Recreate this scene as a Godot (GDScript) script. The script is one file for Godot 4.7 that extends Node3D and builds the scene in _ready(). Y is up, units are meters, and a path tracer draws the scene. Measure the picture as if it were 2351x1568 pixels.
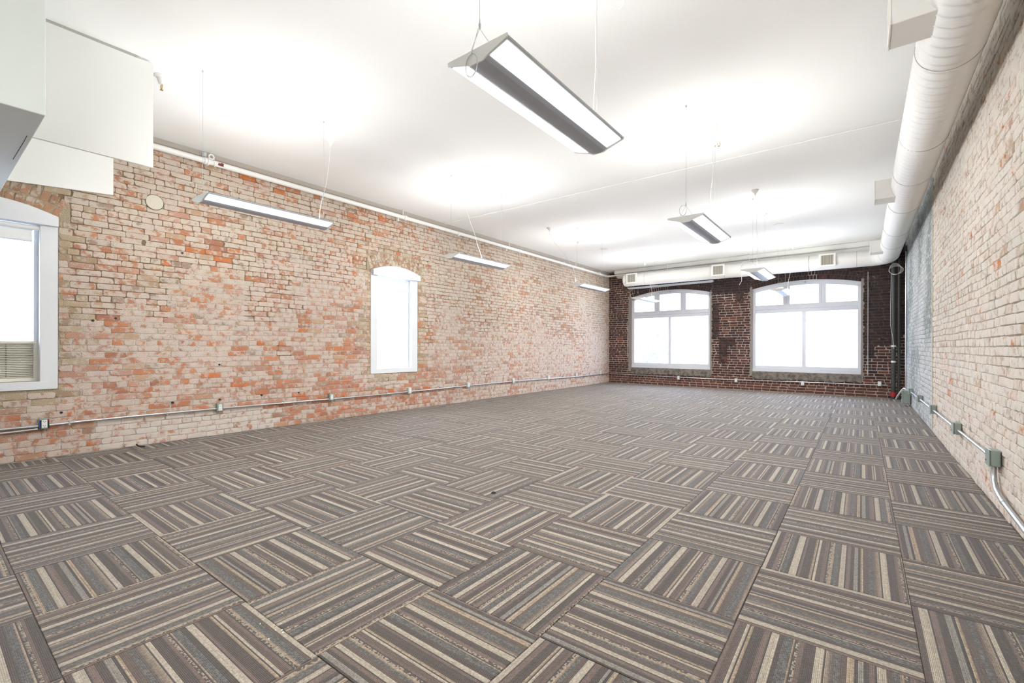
extends Node3D
# An empty loft: brick walls, striped carpet tiles, hanging lamps, ducts. x runs right, y up, -z into the room ("depth").

const XL := -6.803      # left brick wall
const XR := 0.792       # right brick wall
const HC := 3.697       # ceiling
const DB := 14.35       # depth of the back wall at its left end
const SK := -0.463      # how much nearer its right end is
const DF := -2.6        # wall behind the camera
const TILE := 0.61
const CAM_H := 1.174
const FPX := 1055.5
const YAW := 0.6505

var rng := RandomNumberGenerator.new()
var mats := {}
var n_low := FastNoiseLite.new()
var n_mid := FastNoiseLite.new()
var n_fine := FastNoiseLite.new()

# ------------------------------------------------------------------ mesh builder
class MB:
	var v := PackedVector3Array()
	var n := PackedVector3Array()
	var c := PackedColorArray()
	var uv := PackedVector2Array()
	var ix := PackedInt32Array()
	var col := Color(1, 1, 1)

	func vert(p: Vector3, nn: Vector3, t := Vector2.ZERO) -> int:
		v.append(p); n.append(nn); c.append(col); uv.append(t)
		return v.size() - 1

	func face(a: int, b: int, d: int) -> void:      # a, b, d counter-clockwise from outside
		ix.append(a); ix.append(d); ix.append(b)

	func tri(a: Vector3, b: Vector3, d: Vector3) -> void:
		var nn := (b - a).cross(d - a).normalized()
		face(vert(a, nn), vert(b, nn), vert(d, nn))

	func quad(a: Vector3, b: Vector3, d: Vector3, e: Vector3, ta := Vector2.ZERO, tb := Vector2.ZERO, td := Vector2.ZERO, te := Vector2.ZERO) -> void:
		var nn := (b - a).cross(e - a)
		if nn.length() < 1e-12:
			nn = (d - b).cross(e - b)
		nn = nn.normalized()
		var i := vert(a, nn, ta)
		vert(b, nn, tb); vert(d, nn, td); vert(e, nn, te)
		face(i, i + 1, i + 2); face(i, i + 2, i + 3)

	func box(ce: Vector3, s: Vector3, bev := 0.004, bas := Basis.IDENTITY) -> void:
		var h := s * 0.5
		bev = minf(bev, minf(h.x, minf(h.y, h.z)) * 0.6)
		var ax := [Vector3.RIGHT, Vector3.UP, Vector3.BACK]
		for k in 3:
			var A: Vector3 = ax[k]
			var B: Vector3 = ax[(k + 1) % 3]
			var C: Vector3 = ax[(k + 2) % 3]
			var hb: float = h[(k + 1) % 3] - bev
			var hc: float = h[(k + 2) % 3] - bev
			for sg in [-1.0, 1.0]:
				var o: Vector3 = A * h[k] * sg
				var p := [o - B * hb - C * hc, o + B * hb - C * hc, o + B * hb + C * hc, o - B * hb + C * hc]
				if sg < 0: p.reverse()
				quad(ce + bas * p[0], ce + bas * p[1], ce + bas * p[2], ce + bas * p[3])
			# edges along A
			for sb in [-1.0, 1.0]:
				for sc in [-1.0, 1.0]:
					var ha: float = h[k] - bev
					var e1: Vector3 = B * sb * h[(k + 1) % 3] + C * sc * hc
					var e2: Vector3 = B * sb * hb + C * sc * h[(k + 2) % 3]
					var q := [e1 - A * ha, e1 + A * ha, e2 + A * ha, e2 - A * ha]
					if sb * sc < 0: q.reverse()
					q.reverse()
					quad(ce + bas * q[0], ce + bas * q[1], ce + bas * q[2], ce + bas * q[3])
		for sx in [-1.0, 1.0]:
			for sy in [-1.0, 1.0]:
				for sz in [-1.0, 1.0]:
					var p1 := Vector3(sx * h.x, sy * (h.y - bev), sz * (h.z - bev))
					var p2 := Vector3(sx * (h.x - bev), sy * h.y, sz * (h.z - bev))
					var p3 := Vector3(sx * (h.x - bev), sy * (h.y - bev), sz * h.z)
					if sx * sy * sz > 0: tri(ce + bas * p1, ce + bas * p2, ce + bas * p3)
					else: tri(ce + bas * p1, ce + bas * p3, ce + bas * p2)

	func tube(path: Array, r: float, sides := 10, caps := true) -> void:
		var m := path.size()
		var up := Vector3.UP
		var t0: Vector3 = (path[1] - path[0]).normalized()
		if absf(t0.dot(up)) > 0.9: up = Vector3.RIGHT
		var side := t0.cross(up).normalized()
		var base := v.size()
		for i in m:
			var t: Vector3
			if i == 0: t = path[1] - path[0]
			elif i == m - 1: t = path[m - 1] - path[m - 2]
			else: t = (path[i + 1] - path[i]).normalized() + (path[i] - path[i - 1]).normalized()
			t = t.normalized()
			side = (side - t * side.dot(t)).normalized()
			var up2 := side.cross(t)
			for k in sides:
				var a := TAU * k / sides
				var d := side * cos(a) + up2 * sin(a)
				vert(path[i] + d * r, d)
		for i in m - 1:
			for k in sides:
				var a := base + i * sides + k
				var b := base + i * sides + (k + 1) % sides
				face(a, a + sides, b); face(b, a + sides, b + sides)
		if caps:
			for e in [0, m - 1]:
				var t: Vector3 = (path[0] - path[1]).normalized() if e == 0 else (path[m - 1] - path[m - 2]).normalized()
				var ce := vert(path[e], t)
				var st := v.size()
				for k in sides: vert(v[base + e * sides + k], t)
				for k in sides:
					if e == 0: face(ce, st + k, st + (k + 1) % sides)
					else: face(ce, st + (k + 1) % sides, st + k)

	func lathe(prof: Array, o: Vector3, bas := Basis.IDENTITY, sides := 20) -> void:   # profile of (radius, height), turned about y
		for i in prof.size() - 1:
			var p: Vector2 = prof[i]
			var q: Vector2 = prof[i + 1]
			var d := (q - p)
			if d.length() < 1e-6: continue
			var nr := Vector2(d.y, -d.x).normalized()
			var st := v.size()
			for k in sides + 1:
				var a := TAU * k / sides
				var dir := Vector3(cos(a), 0, sin(a))
				var nn := bas * (dir * nr.x + Vector3.UP * nr.y)
				vert(o + bas * (dir * p.x + Vector3.UP * p.y), nn)
				vert(o + bas * (dir * q.x + Vector3.UP * q.y), nn)
			for k in sides:
				var a := st + k * 2
				face(a, a + 1, a + 2); face(a + 2, a + 1, a + 3)

	func prism(poly: PackedVector2Array, bas: Basis, o: Vector3, z0: float, z1: float) -> void:  # poly counter-clockwise in bas.x, bas.y, drawn out along bas.z
		var t := Geometry2D.triangulate_polygon(poly)
		var f := func(p: Vector2, z: float) -> Vector3: return o + bas.x * p.x + bas.y * p.y + bas.z * z
		for i in range(0, t.size(), 3):
			var a := poly[t[i]]
			var b := poly[t[i + 1]]
			var d := poly[t[i + 2]]
			if (b - a).cross(d - a) < 0:
				var s := b
				b = d; d = s
			tri(f.call(a, z1), f.call(b, z1), f.call(d, z1))
			tri(f.call(a, z0), f.call(d, z0), f.call(b, z0))
		for i in poly.size():
			var a := poly[i]
			var b := poly[(i + 1) % poly.size()]
			quad(f.call(a, z0), f.call(b, z0), f.call(b, z1), f.call(a, z1))

	func surface(m: ArrayMesh, mat: Material) -> void:
		var arr := []
		arr.resize(Mesh.ARRAY_MAX)
		arr[Mesh.ARRAY_VERTEX] = v
		arr[Mesh.ARRAY_NORMAL] = n
		arr[Mesh.ARRAY_COLOR] = c
		arr[Mesh.ARRAY_TEX_UV] = uv
		arr[Mesh.ARRAY_INDEX] = ix
		m.add_surface_from_arrays(Mesh.PRIMITIVE_TRIANGLES, arr)
		m.surface_set_material(m.get_surface_count() - 1, mat)

	func mesh(mat: Material) -> ArrayMesh:
		var m := ArrayMesh.new()
		surface(m, mat)
		return m

# ------------------------------------------------------------------ small helpers
func put(mb: MB, called: String, mat: Material, parent: Node = self) -> MeshInstance3D:
	var o := MeshInstance3D.new()
	o.name = called
	o.mesh = mb.mesh(mat)
	parent.add_child(o, true)
	return o

var used_names := {}
func thing(called: String, label: String, category: String, at := Vector3.ZERO, group := "") -> Node3D:
	var o := Node3D.new()
	var k: int = used_names.get(called, 0)
	used_names[called] = k + 1
	o.name = called if k == 0 else "%s_%03d" % [called, k]
	o.position = at
	o.set_meta("label", label)
	o.set_meta("category", category)
	if group: o.set_meta("group", group)
	add_child(o)
	return o

func structure(called: String) -> Node3D:
	var o := Node3D.new()
	o.name = called
	o.set_meta("kind", "structure")
	add_child(o)
	return o

func c8(r: int, g: int, b: int) -> Color:
	return Color8(r, g, b)

func lin(r: int, g: int, b: int) -> Color:
	return Color8(r, g, b).srgb_to_linear()

func plain(called: String, col: Color, rough := 0.6, metal := 0.0, spec := 0.5) -> StandardMaterial3D:
	var m := StandardMaterial3D.new()
	m.resource_name = called
	m.albedo_color = col
	m.roughness = rough
	m.metallic = metal
	m.metallic_specular = spec
	mats[called] = m
	return m

func noise_tex(size: int, freq: float, octaves: int, seed_: int, ramp: Gradient, gain := 0.55, type := FastNoiseLite.TYPE_SIMPLEX_SMOOTH) -> NoiseTexture2D:
	var f := FastNoiseLite.new()
	f.noise_type = type
	f.frequency = freq
	f.fractal_octaves = octaves
	f.fractal_gain = gain
	f.seed = seed_
	var t := NoiseTexture2D.new()
	t.width = size
	t.height = size
	t.seamless = true
	t.noise = f
	if ramp: t.color_ramp = ramp
	return t

func ramp(stops: Array) -> Gradient:
	var g := Gradient.new()
	var off := PackedFloat32Array()
	var cols := PackedColorArray()
	for s in stops:
		off.append(s[0]); cols.append(s[1])
	g.offsets = off
	g.colors = cols
	return g

func P(x: float, y: float, d: float) -> Vector3:
	return Vector3(x, y, -d)

func back_d(x: float) -> float:
	return DB + SK * (x - XL) / (XR - XL)

func to_pixel(p: Vector3) -> Vector3:      # x, y in the photograph's pixels, z the distance along the view
	var d := -p.z
	var xc := p.x * cos(YAW) + d * sin(YAW)
	var zc := -p.x * sin(YAW) + d * cos(YAW)
	if zc < 0.05: return Vector3(-1e4, -1e4, zc)
	return Vector3(1175.5 + FPX * xc / zc, 797.64 - FPX * (p.y - CAM_H) / zc, zc)

# ------------------------------------------------------------------ ready
func _ready() -> void:
	rng.seed = 20240611
	n_low.seed = 5; n_low.frequency = 0.45; n_low.fractal_octaves = 3
	n_mid.seed = 9; n_mid.frequency = 2.2; n_mid.fractal_octaves = 3
	n_fine.seed = 13; n_fine.frequency = 9.0; n_fine.fractal_octaves = 2
	camera_and_light()
	make_materials()
	shell()
	floor_tiles()
	wall_left()
	wall_right()
	wall_back()
	windows_left()
	windows_back()
	soffits()
	lamps()
	ducts()
	pipes()
	conduits()
	ceiling_bits()
	corner_bits()
	floor_bits()
	outside()

func camera_and_light() -> void:
	var cam := Camera3D.new()
	cam.name = "camera"
	cam.projection = Camera3D.PROJECTION_FRUSTUM
	cam.near = 0.05
	cam.far = 600.0
	cam.size = 2.0 * 0.05 * 784.0 / FPX
	cam.frustum_offset = Vector2(0, 0.05 * 13.64 / FPX)
	cam.position = Vector3(0, CAM_H, 0)
	cam.rotation = Vector3(0, YAW, 0.0017)
	add_child(cam)
	cam.current = true
	var e := Environment.new()
	e.background_mode = Environment.BG_SKY
	var sky := Sky.new()
	var sm := ProceduralSkyMaterial.new()
	sm.sky_top_color = c8(196, 216, 255)
	sm.sky_horizon_color = c8(218, 230, 255)
	sm.ground_bottom_color = c8(200, 205, 210)
	sm.ground_horizon_color = c8(235, 240, 248)
	sky.sky_material = sm
	e.sky = sky
	e.background_energy_multiplier = SKY_E
	e.tonemap_mode = Environment.TONE_MAPPER_LINEAR
	e.tonemap_exposure = EXPOSURE
	e.sdfgi_enabled = true
	e.ssao_enabled = true
	e.ssil_enabled = true
	var we := WorldEnvironment.new()
	we.name = "world"
	we.environment = e
	add_child(we)

const SKY_E := 8.0
const EXPOSURE := 1.55
const LAMP_UP := 2.5
const LAMP_DOWN := 1.6

# ------------------------------------------------------------------ materials
func make_materials() -> void:
	plain("white_paint", c8(238, 238, 234), 0.7, 0.0, 0.3)
	plain("ceiling_paint", c8(249, 249, 247), 0.9, 0.0, 0.2)
	plain("trim_white", c8(222, 225, 227), 0.45)
	plain("frame_white", c8(204, 207, 214), 0.4)
	plain("panel_white", c8(243, 243, 239), 0.75, 0.0, 0.3)
	plain("soffit_white", c8(230, 236, 231), 0.8, 0.0, 0.3)
	plain("duct_white", c8(236, 235, 231), 0.5)
	plain("duct_joint", c8(190, 187, 181), 0.6)
	plain("vent_cream", c8(226, 222, 208), 0.5)
	plain("dark_gap", c8(60, 56, 52), 0.8)
	plain("galvanised", c8(196, 200, 203), 0.32, 0.75)
	plain("box_grey", c8(152, 166, 158), 0.45, 0.35)
	plain("box_light", c8(205, 212, 210), 0.45, 0.3)
	plain("receptacle", c8(238, 238, 234), 0.4)
	plain("slot_black", c8(25, 25, 26), 0.6)
	plain("wire_blue", c8(30, 80, 160), 0.5)
	plain("wire_red", c8(165, 30, 35), 0.5)
	plain("lamp_silver", c8(238, 240, 237), 0.4)
	plain("lamp_spine", c8(184, 190, 202), 0.45)
	plain("lamp_rim", c8(182, 186, 190), 0.4)
	plain("cord_white", c8(228, 228, 226), 0.6)
	plain("cable_steel", c8(196, 198, 196), 0.4, 0.2)
	plain("dark_steel", c8(66, 70, 69), 0.4, 0.2)
	plain("brass", c8(176, 146, 96), 0.35, 0.8)
	plain("rust_red", c8(120, 48, 44), 0.7)
	plain("black_rubber", c8(28, 26, 25), 0.7)
	plain("plug_plaster", c8(206, 200, 182), 0.85)
	plain("bark", c8(96, 80, 66), 0.9)
	plain("slab", c8(110, 104, 98), 0.95)
	plain("pavement", c8(200, 200, 196), 0.9)
	plain("chip_white", c8(235, 232, 224), 0.8)
	var g := plain("glass", Color(1, 1, 1, 0.06), 0.02)
	g.transparency = BaseMaterial3D.TRANSPARENCY_ALPHA
	var glow := plain("lamp_glow", c8(245, 248, 250), 0.6)
	glow.emission_enabled = true
	glow.emission = c8(250, 252, 255)
	glow.emission_energy_multiplier = 1.3
	var leaf := plain("leaf", c8(108, 130, 100), 0.6)
	leaf.backlight_enabled = true
	leaf.backlight = c8(90, 120, 80)

	# bumps and grain
	var grain := noise_tex(512, 0.09, 4, 3, ramp([[0.0, Color(0.72, 0.72, 0.72)], [0.45, Color(0.95, 0.95, 0.95)], [1.0, Color(1, 1, 1)]]))
	var rough_h := noise_tex(1024, 0.03, 6, 21, null, 0.62)
	mats["grain"] = grain
	mats["rough_h"] = rough_h
	# three kinds of limewash residue, four amounts each where needed
	wash_set("wash_left", c8(203, 190, 178), [0.60, 0.50, 0.40, 0.31], 31)
	wash_set("wash_top", c8(198, 187, 172), [0.60, 0.50, 0.40, 0.30], 47)
	wash_set("wash_right", c8(209, 202, 192), [0.54, 0.44, 0.34, 0.24], 53)
	wash_set("wash_green", c8(206, 208, 208), [0.62, 0.52], 59)
	wash_set("wash_back", c8(170, 150, 140), [0.86, 0.76], 61)
	# mortar
	var mo := plain("mortar", Color.WHITE, 0.95, 0.0, 0.2)
	mo.vertex_color_use_as_albedo = true
	rough_up(mo, 2.0, 0.7)
	var cem := plain("cement", c8(160, 153, 147), 0.95, 0.0, 0.2)
	rough_up(cem, 1.5, 1.0)
	var st := plain("stone", c8(150, 138, 122), 0.85, 0.0, 0.3)
	var stone_ramp := ramp([[0.0, c8(80, 76, 73)], [0.36, c8(102, 97, 92)], [0.5, c8(124, 117, 108)], [1.0, c8(144, 136, 125)]])
	st.albedo_color = Color.WHITE
	st.albedo_texture = noise_tex(512, 0.012, 5, 71, stone_ramp)
	tri_map(st, 0.9)
	st.heightmap_enabled = true
	st.heightmap_texture = rough_h
	st.heightmap_scale = 0.9
	var dw: StandardMaterial3D = mats["ceiling_paint"]
	rough_up(dw, 0.7, 0.04)
	dw.albedo_texture = null

func tri_map(m: StandardMaterial3D, s: float) -> void:
	m.uv1_triplanar = true
	m.uv1_world_triplanar = true
	m.uv1_triplanar_sharpness = 6.0
	m.uv1_scale = Vector3(s, s, s)

func rough_up(m: StandardMaterial3D, s: float, depth: float) -> void:
	m.albedo_texture = mats["grain"]
	tri_map(m, s)
	m.heightmap_enabled = true
	m.heightmap_texture = mats["rough_h"]
	m.heightmap_scale = depth

func wash_set(called: String, col: Color, levels: Array, seed_: int) -> void:
	for i in levels.size():
		var m := plain("%s_%d" % [called, i], Color.WHITE, 0.93, 0.0, 0.2)
		m.vertex_color_use_as_albedo = true
		rough_up(m, 2.2, 0.15 if called == "wash_right" or called == "wash_green" else 0.3)
		var th: float = levels[i]
		var most: float = [0.62, 0.74, 0.82, 0.86][i]
		m.detail_enabled = true
		m.detail_albedo = noise_tex(1024, 0.012, 6, seed_ + i * 3, ramp([[0.0, Color(col.darkened(0.05), 0.0)], [th - 0.10, Color(col.darkened(0.12), 0.06)], [th - 0.02, Color(col.darkened(0.14), most * 0.55)], [th + 0.08, Color(col, most * 0.9)], [th + 0.22, Color(col.lightened(0.06), most)], [1.0, Color(col.lightened(0.14), minf(1.0, most + 0.08))]]), 0.66)
		m.detail_uv_layer = BaseMaterial3D.DETAIL_UV_2
		m.uv2_triplanar = true
		m.uv2_world_triplanar = true
		m.uv2_triplanar_sharpness = 6.0
		m.uv2_scale = Vector3(0.62, 0.62, 0.62)
		m.uv2_offset = Vector3(i * 0.31, i * 0.17, i * 0.23)

# ------------------------------------------------------------------ shell
func shell() -> void:
	var t := 0.35
	var ce := structure("ceiling")
	var mb := MB.new()
	mb.box(P((XL + XR) * 0.5, HC + 0.15, (DF + 15.0) * 0.5), Vector3(XR - XL + 1.6, 0.3, 15.0 - DF + 1.6), 0.0)
	put(mb, "plaster", mats["ceiling_paint"], ce)
	mb = MB.new()
	mb.box(P((XL + 0.45) * 0.5, HC - 0.006, 6.64), Vector3(0.45 - XL, 0.012, 0.05), 0.003)
	var tr := put(mb, "trim_1", mats["ceiling_paint"])
	tr.set_meta("kind", "structure")
	mb = MB.new()
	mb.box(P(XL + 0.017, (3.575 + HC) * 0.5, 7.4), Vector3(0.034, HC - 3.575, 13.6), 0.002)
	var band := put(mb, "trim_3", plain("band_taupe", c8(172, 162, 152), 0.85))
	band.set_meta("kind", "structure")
	var wf := structure("wall_front")
	mb = MB.new()
	mb.box(P((XL + XR) * 0.5, HC * 0.5, DF - t * 0.5), Vector3(XR - XL + 0.8, HC, t), 0.0)
	put(mb, "plaster", mats["white_paint"], wf)

# ------------------------------------------------------------------ carpet
func carpet_textures() -> Array:
	var r := RandomNumberGenerator.new()
	var out := []
	var yarns := 112
	var rows := 84
	var w := 8
	var h := 10
	# loop pile relief: one little rounded loop for each stitch
	var bump := Image.create(yarns * w, rows * h, false, Image.FORMAT_RGB8)
	var loop := Image.create(w, h, false, Image.FORMAT_RGB8)
	for y in h:
		for x in w:
			var dx := (x + 0.5) / w * 2.0 - 1.0
			var dy := (y + 0.5) / h * 2.0 - 1.0
			var q := clampf(1.0 - 0.75 * dx * dx - 0.55 * dy * dy, 0.0, 1.0)
			loop.set_pixel(x, y, Color(q, q, q))
	for i in yarns:
		for j in rows + 1:
			bump.blit_rect(loop, Rect2i(0, 0, w, h), Vector2i(i * w, j * h - (h / 2 if i % 2 else 0)))
	var bt := ImageTexture.create_from_image(bump)
	var pal := {
		"dark": [c8(74, 66, 60), c8(80, 72, 64)], "brown": [c8(90, 79, 71), c8(97, 86, 77)], "mauve": [c8(116, 100, 92), c8(108, 94, 86)],
		"grey": [c8(180, 174, 158), c8(171, 165, 149)], "tan": [c8(174, 158, 134), c8(146, 132, 111)], "blue": [c8(80, 81, 79), c8(106, 107, 104)],
		"tweed": [c8(160, 152, 136), c8(74, 67, 61)], "line": [c8(62, 56, 52), c8(68, 62, 57)], "fade": [c8(156, 144, 126), c8(92, 83, 76)], "pale": [c8(142, 139, 131), c8(126, 124, 117)],
	}
	var plan := [["dark", 3], ["mauve", 3], ["line", 1], ["grey", 5], ["dark", 4], ["blue", 5], ["tan", 1], ["line", 1], ["tweed", 2], ["mauve", 3], ["dark", 6], ["grey", 4], ["line", 1], ["fade", 5], ["blue", 4], ["brown", 4], ["tan", 3], ["line", 2], ["pale", 3], ["dark", 4], ["mauve", 4], ["line", 1], ["grey", 5], ["brown", 3], ["blue", 4], ["tan", 2], ["tweed", 2], ["line", 1], ["mauve", 3], ["brown", 5], ["grey", 2], ["line", 1], ["tan", 2], ["dark", 4]]
	for k in 8:
		r.seed = 100 + k
		var im := Image.create(yarns * w, rows * h, false, Image.FORMAT_RGB8)
		var seq := []
		var at := k * 4 + r.randi() % 3
		while seq.size() < yarns:
			var e: Array = plan[at % plan.size()]
			var n: int = maxi(1, e[1] + (r.randi_range(-1, 1) if e[1] > 2 else 0))
			for q in n: seq.append([e[0], float(q) / maxf(1, n - 1)])
			at += 1
		for i in yarns:
			var s: String = seq[i][0]
			var yarn := r.randf_range(0.94, 1.06)
			for j in rows + 1:
				var c: Color = pal[s][0]
				var share := 0.25
				if s in ["tweed", "blue"]: share = 0.45
				if s == "tan": share = 0.85 if i % 3 == 0 else 0.15
				if s == "fade": c = pal[s][0].lerp(pal[s][1], clampf(seq[i][1] + r.randf_range(-0.2, 0.2), 0, 1))
				elif r.randf() < share: c = pal[s][1]
				var f := yarn * r.randf_range(0.90, 1.09)
				c = Color(c.r * f * 0.92, c.g * f * 0.89, c.b * f * 0.87)
				im.fill_rect(Rect2i(i * w, j * h - (h / 2 if i % 2 else 0), w, h), c)
		var m := plain("carpet_%d" % k, Color.WHITE, 0.76, 0.0, 0.45)
		m.albedo_texture = ImageTexture.create_from_image(im)
		m.heightmap_enabled = true
		m.heightmap_texture = bt
		m.heightmap_scale = 0.25
		m.rim_enabled = true
		m.rim = 0.35
		m.rim_tint = 0.3
		out.append(m)
	return out

func floor_tiles() -> void:
	var fl := structure("floor")
	var mb := MB.new()
	mb.box(P((XL + XR) * 0.5, -0.16, (DF + 15.0) * 0.5), Vector3(XR - XL + 1.6, 0.3, 15.0 - DF + 1.6), 0.0)
	put(mb, "slab", mats["slab"], fl)
	var cm := carpet_textures()
	var r := RandomNumberGenerator.new()
	r.seed = 77
	var all := []
	for i in range(-13, 2):
		for j in range(-10, 20):
			var x0 := maxf(0.181 + i * TILE, XL)
			var x1 := minf(0.181 + (i + 1) * TILE, XR)
			var d0 := maxf(2.775 + j * TILE, DF)
			var d1 := 2.775 + (j + 1) * TILE
			d1 = minf(d1, maxf(back_d(x0), back_d(x1)))
			if x1 - x0 < 0.02 or d1 - d0 < 0.02: continue
			var mid := to_pixel(P((x0 + x1) * 0.5, 0, (d0 + d1) * 0.5))
			var seen := mid.z > 0.3 and mid.x > -500 and mid.x < 2900 and mid.y < 2300
			all.append([seen, mid.z, i, j, x0, x1, d0, d1])
	var rest := {}
	var count := 0
	all.sort_custom(func(a, b): return a[1] < b[1])
	for a in all:
		var part: bool = a[0] and count < 300
		var k := r.randi() % cm.size()
		var m: MB
		if part: m = MB.new()
		else:
			if not rest.has(k): rest[k] = MB.new()
			m = rest[k]
		tile(m, a[2], a[3], a[4], a[5], a[6], a[7], r)
		if part:
			count += 1
			put(m, "carpet_tile", cm[k], fl)
	if rest.size():
		var am := ArrayMesh.new()
		for k in rest: rest[k].surface(am, cm[k])
		var o := MeshInstance3D.new()
		o.name = "carpet"
		o.mesh = am
		o.set_meta("kind", "stuff")
		fl.add_child(o)

func tile(m: MB, i: int, j: int, x0: float, x1: float, d0: float, d1: float, r: RandomNumberGenerator) -> void:
	var along_d := (i + j) % 2 != 0     # stripes run into the depth
	var flip := r.randf() < 0.5
	var lift := r.randf_range(-0.0004, 0.0006)
	var gx := 0.181 + i * TILE
	var gd := 2.775 + j * TILE
	var uvf := func(x: float, d: float) -> Vector2:
		var a := (x - gx) / TILE
		var b := (d - gd) / TILE
		var t := Vector2(a, b) if along_d else Vector2(b, a)
		if flip: t.x = 1.0 - t.x
		return t
	var g := 0.0007
	var xa := x0 + g
	var xb := x1 - g
	var da := d0 + g
	var db := d1 - g
	var s := 0.0022
	var y := lift
	var A := [Vector2(xa, da), Vector2(xb, da), Vector2(xb, db), Vector2(xa, db)]
	var B := [Vector2(xa + s, da + s), Vector2(xb - s, da + s), Vector2(xb - s, db - s), Vector2(xa + s, db - s)]
	var up := []
	for q in B: up.append(P(q.x, y, q.y))
	m.quad(up[0], up[1], up[2], up[3], uvf.call(B[0].x, B[0].y), uvf.call(B[1].x, B[1].y), uvf.call(B[2].x, B[2].y), uvf.call(B[3].x, B[3].y))
	for k in 4:
		var l := (k + 1) % 4
		var ta: Vector2 = uvf.call(A[k].x, A[k].y)
		var tb: Vector2 = uvf.call(A[l].x, A[l].y)
		var tc: Vector2 = uvf.call(B[l].x, B[l].y)
		var td: Vector2 = uvf.call(B[k].x, B[k].y)
		m.quad(P(A[k].x, y - 0.0025, A[k].y), P(A[l].x, y - 0.0025, A[l].y), up[l], up[k], ta, tb, tc, td)
		m.quad(P(A[k].x, y - 0.011, A[k].y), P(A[l].x, y - 0.011, A[l].y), P(A[l].x, y - 0.0025, A[l].y), P(A[k].x, y - 0.0025, A[k].y), ta, tb, ta, tb)

# ------------------------------------------------------------------ brick walls
class Opening:
	var u0: float
	var u1: float
	var y0: float
	var spring: float
	var rise: float
	var rings := 2
	var bricks_from := -1.0     # a stone sill takes the place of the bricks from here up
	func R() -> float:
		var h := (u1 - u0) * 0.5
		return (h * h + rise * rise) / (2.0 * rise)
	func cy() -> float: return spring + rise - R()
	func cu() -> float: return (u0 + u1) * 0.5
	func top(u: float) -> float:
		var du := clampf(u - cu(), -(u1 - u0) * 0.5, (u1 - u0) * 0.5)
		return cy() + sqrt(maxf(R() * R() - du * du, 0.0))
	func blocked(y: float) -> Vector2:      # the stretch of a course at height y that holds no wall bricks
		if y < (y0 if bricks_from < 0.0 else bricks_from): return Vector2(1, 0)
		if y < spring: return Vector2(u0, u1)
		var re := R() + 0.112 * rings
		var q := re * re - pow(y - cy(), 2)
		if q <= 0.0 or y > cy() + re: return Vector2(1, 0)
		var reach := minf(sqrt(q), (u1 - u0) * 0.5 * re / R())
		return Vector2(cu() - reach, cu() + reach)

func opening(u0: float, u1: float, y0: float, spring: float, rise: float) -> Opening:
	var o := Opening.new()
	o.u0 = u0; o.u1 = u1; o.y0 = y0; o.spring = spring; o.rise = rise
	return o

# The wall's body in mortar: strips of quads round the openings, with reveals, 0.35 m thick.
func wall_body(parent: Node3D, o: Vector3, U: Vector3, N: Vector3, ua: float, ub: float, ops: Array, tint: Callable) -> void:
	var mb := MB.new()
	var th := 0.35
	var cuts := []
	var u := ua
	while u < ub - 0.12:
		cuts.append(u); u += 0.22
	cuts.append(ub)
	for p in ops:
		var keep := []
		for q in cuts:
			if q <= p.u0 - 0.03 or q >= p.u1 + 0.03: keep.append(q)
		for k in 25: keep.append(lerpf(p.u0, p.u1, k / 24.0))
		keep.sort()
		cuts = keep
	var at := func(uu: float, y: float, n: float) -> Vector3: return o + U * uu + Vector3.UP * y + N * n
	var flipq := U.cross(Vector3.UP).dot(N) < 0
	var q4 := func(a: Vector3, b: Vector3, c: Vector3, d: Vector3) -> void:
		if flipq: mb.quad(d, c, b, a)
		else: mb.quad(a, b, c, d)
	for k in cuts.size() - 1:
		var a: float = cuts[k]
		var b: float = cuts[k + 1]
		var mid := (a + b) * 0.5
		var hit: Opening = null
		for p in ops:
			if mid > p.u0 and mid < p.u1: hit = p
		var parts := [[0.0, 0.0, HC, HC]]
		if hit: parts = [[0.0, 0.0, hit.y0, hit.y0], [hit.top(a), hit.top(b), HC, HC]]
		for s in parts:
			var rows := maxi(1, int((s[2] - s[0]) / 0.24))
			for rr in rows:
				var t0 := float(rr) / rows
				var t1 := float(rr + 1) / rows
				var ya0 := lerpf(s[0], s[2], t0)
				var yb0 := lerpf(s[1], s[3], t0)
				var ya1 := lerpf(s[0], s[2], t1)
				var yb1 := lerpf(s[1], s[3], t1)
				mb.col = tint.call(mid, (ya0 + ya1) * 0.5)
				q4.call(at.call(a, ya0, 0), at.call(b, yb0, 0), at.call(b, yb1, 0), at.call(a, ya1, 0))
			q4.call(at.call(b, s[1], -th), at.call(a, s[0], -th), at.call(a, s[2], -th), at.call(b, s[3], -th))
		if hit:
			mb.col = tint.call(mid, hit.y0)
			q4.call(at.call(a, hit.y0, 0), at.call(b, hit.y0, 0), at.call(b, hit.y0, -th), at.call(a, hit.y0, -th))
			q4.call(at.call(a, hit.top(a), -th), at.call(b, hit.top(b), -th), at.call(b, hit.top(b), 0), at.call(a, hit.top(a), 0))
	for p in ops:
		mb.col = tint.call(p.u0, 1.5)
		q4.call(at.call(p.u0, p.y0, -th), at.call(p.u0, p.y0, 0), at.call(p.u0, p.top(p.u0), 0), at.call(p.u0, p.top(p.u0), -th))
		q4.call(at.call(p.u1, p.y0, 0), at.call(p.u1, p.y0, -th), at.call(p.u1, p.top(p.u1), -th), at.call(p.u1, p.top(p.u1), 0))
	put(mb, "mortar", mats["mortar"], parent)

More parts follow.
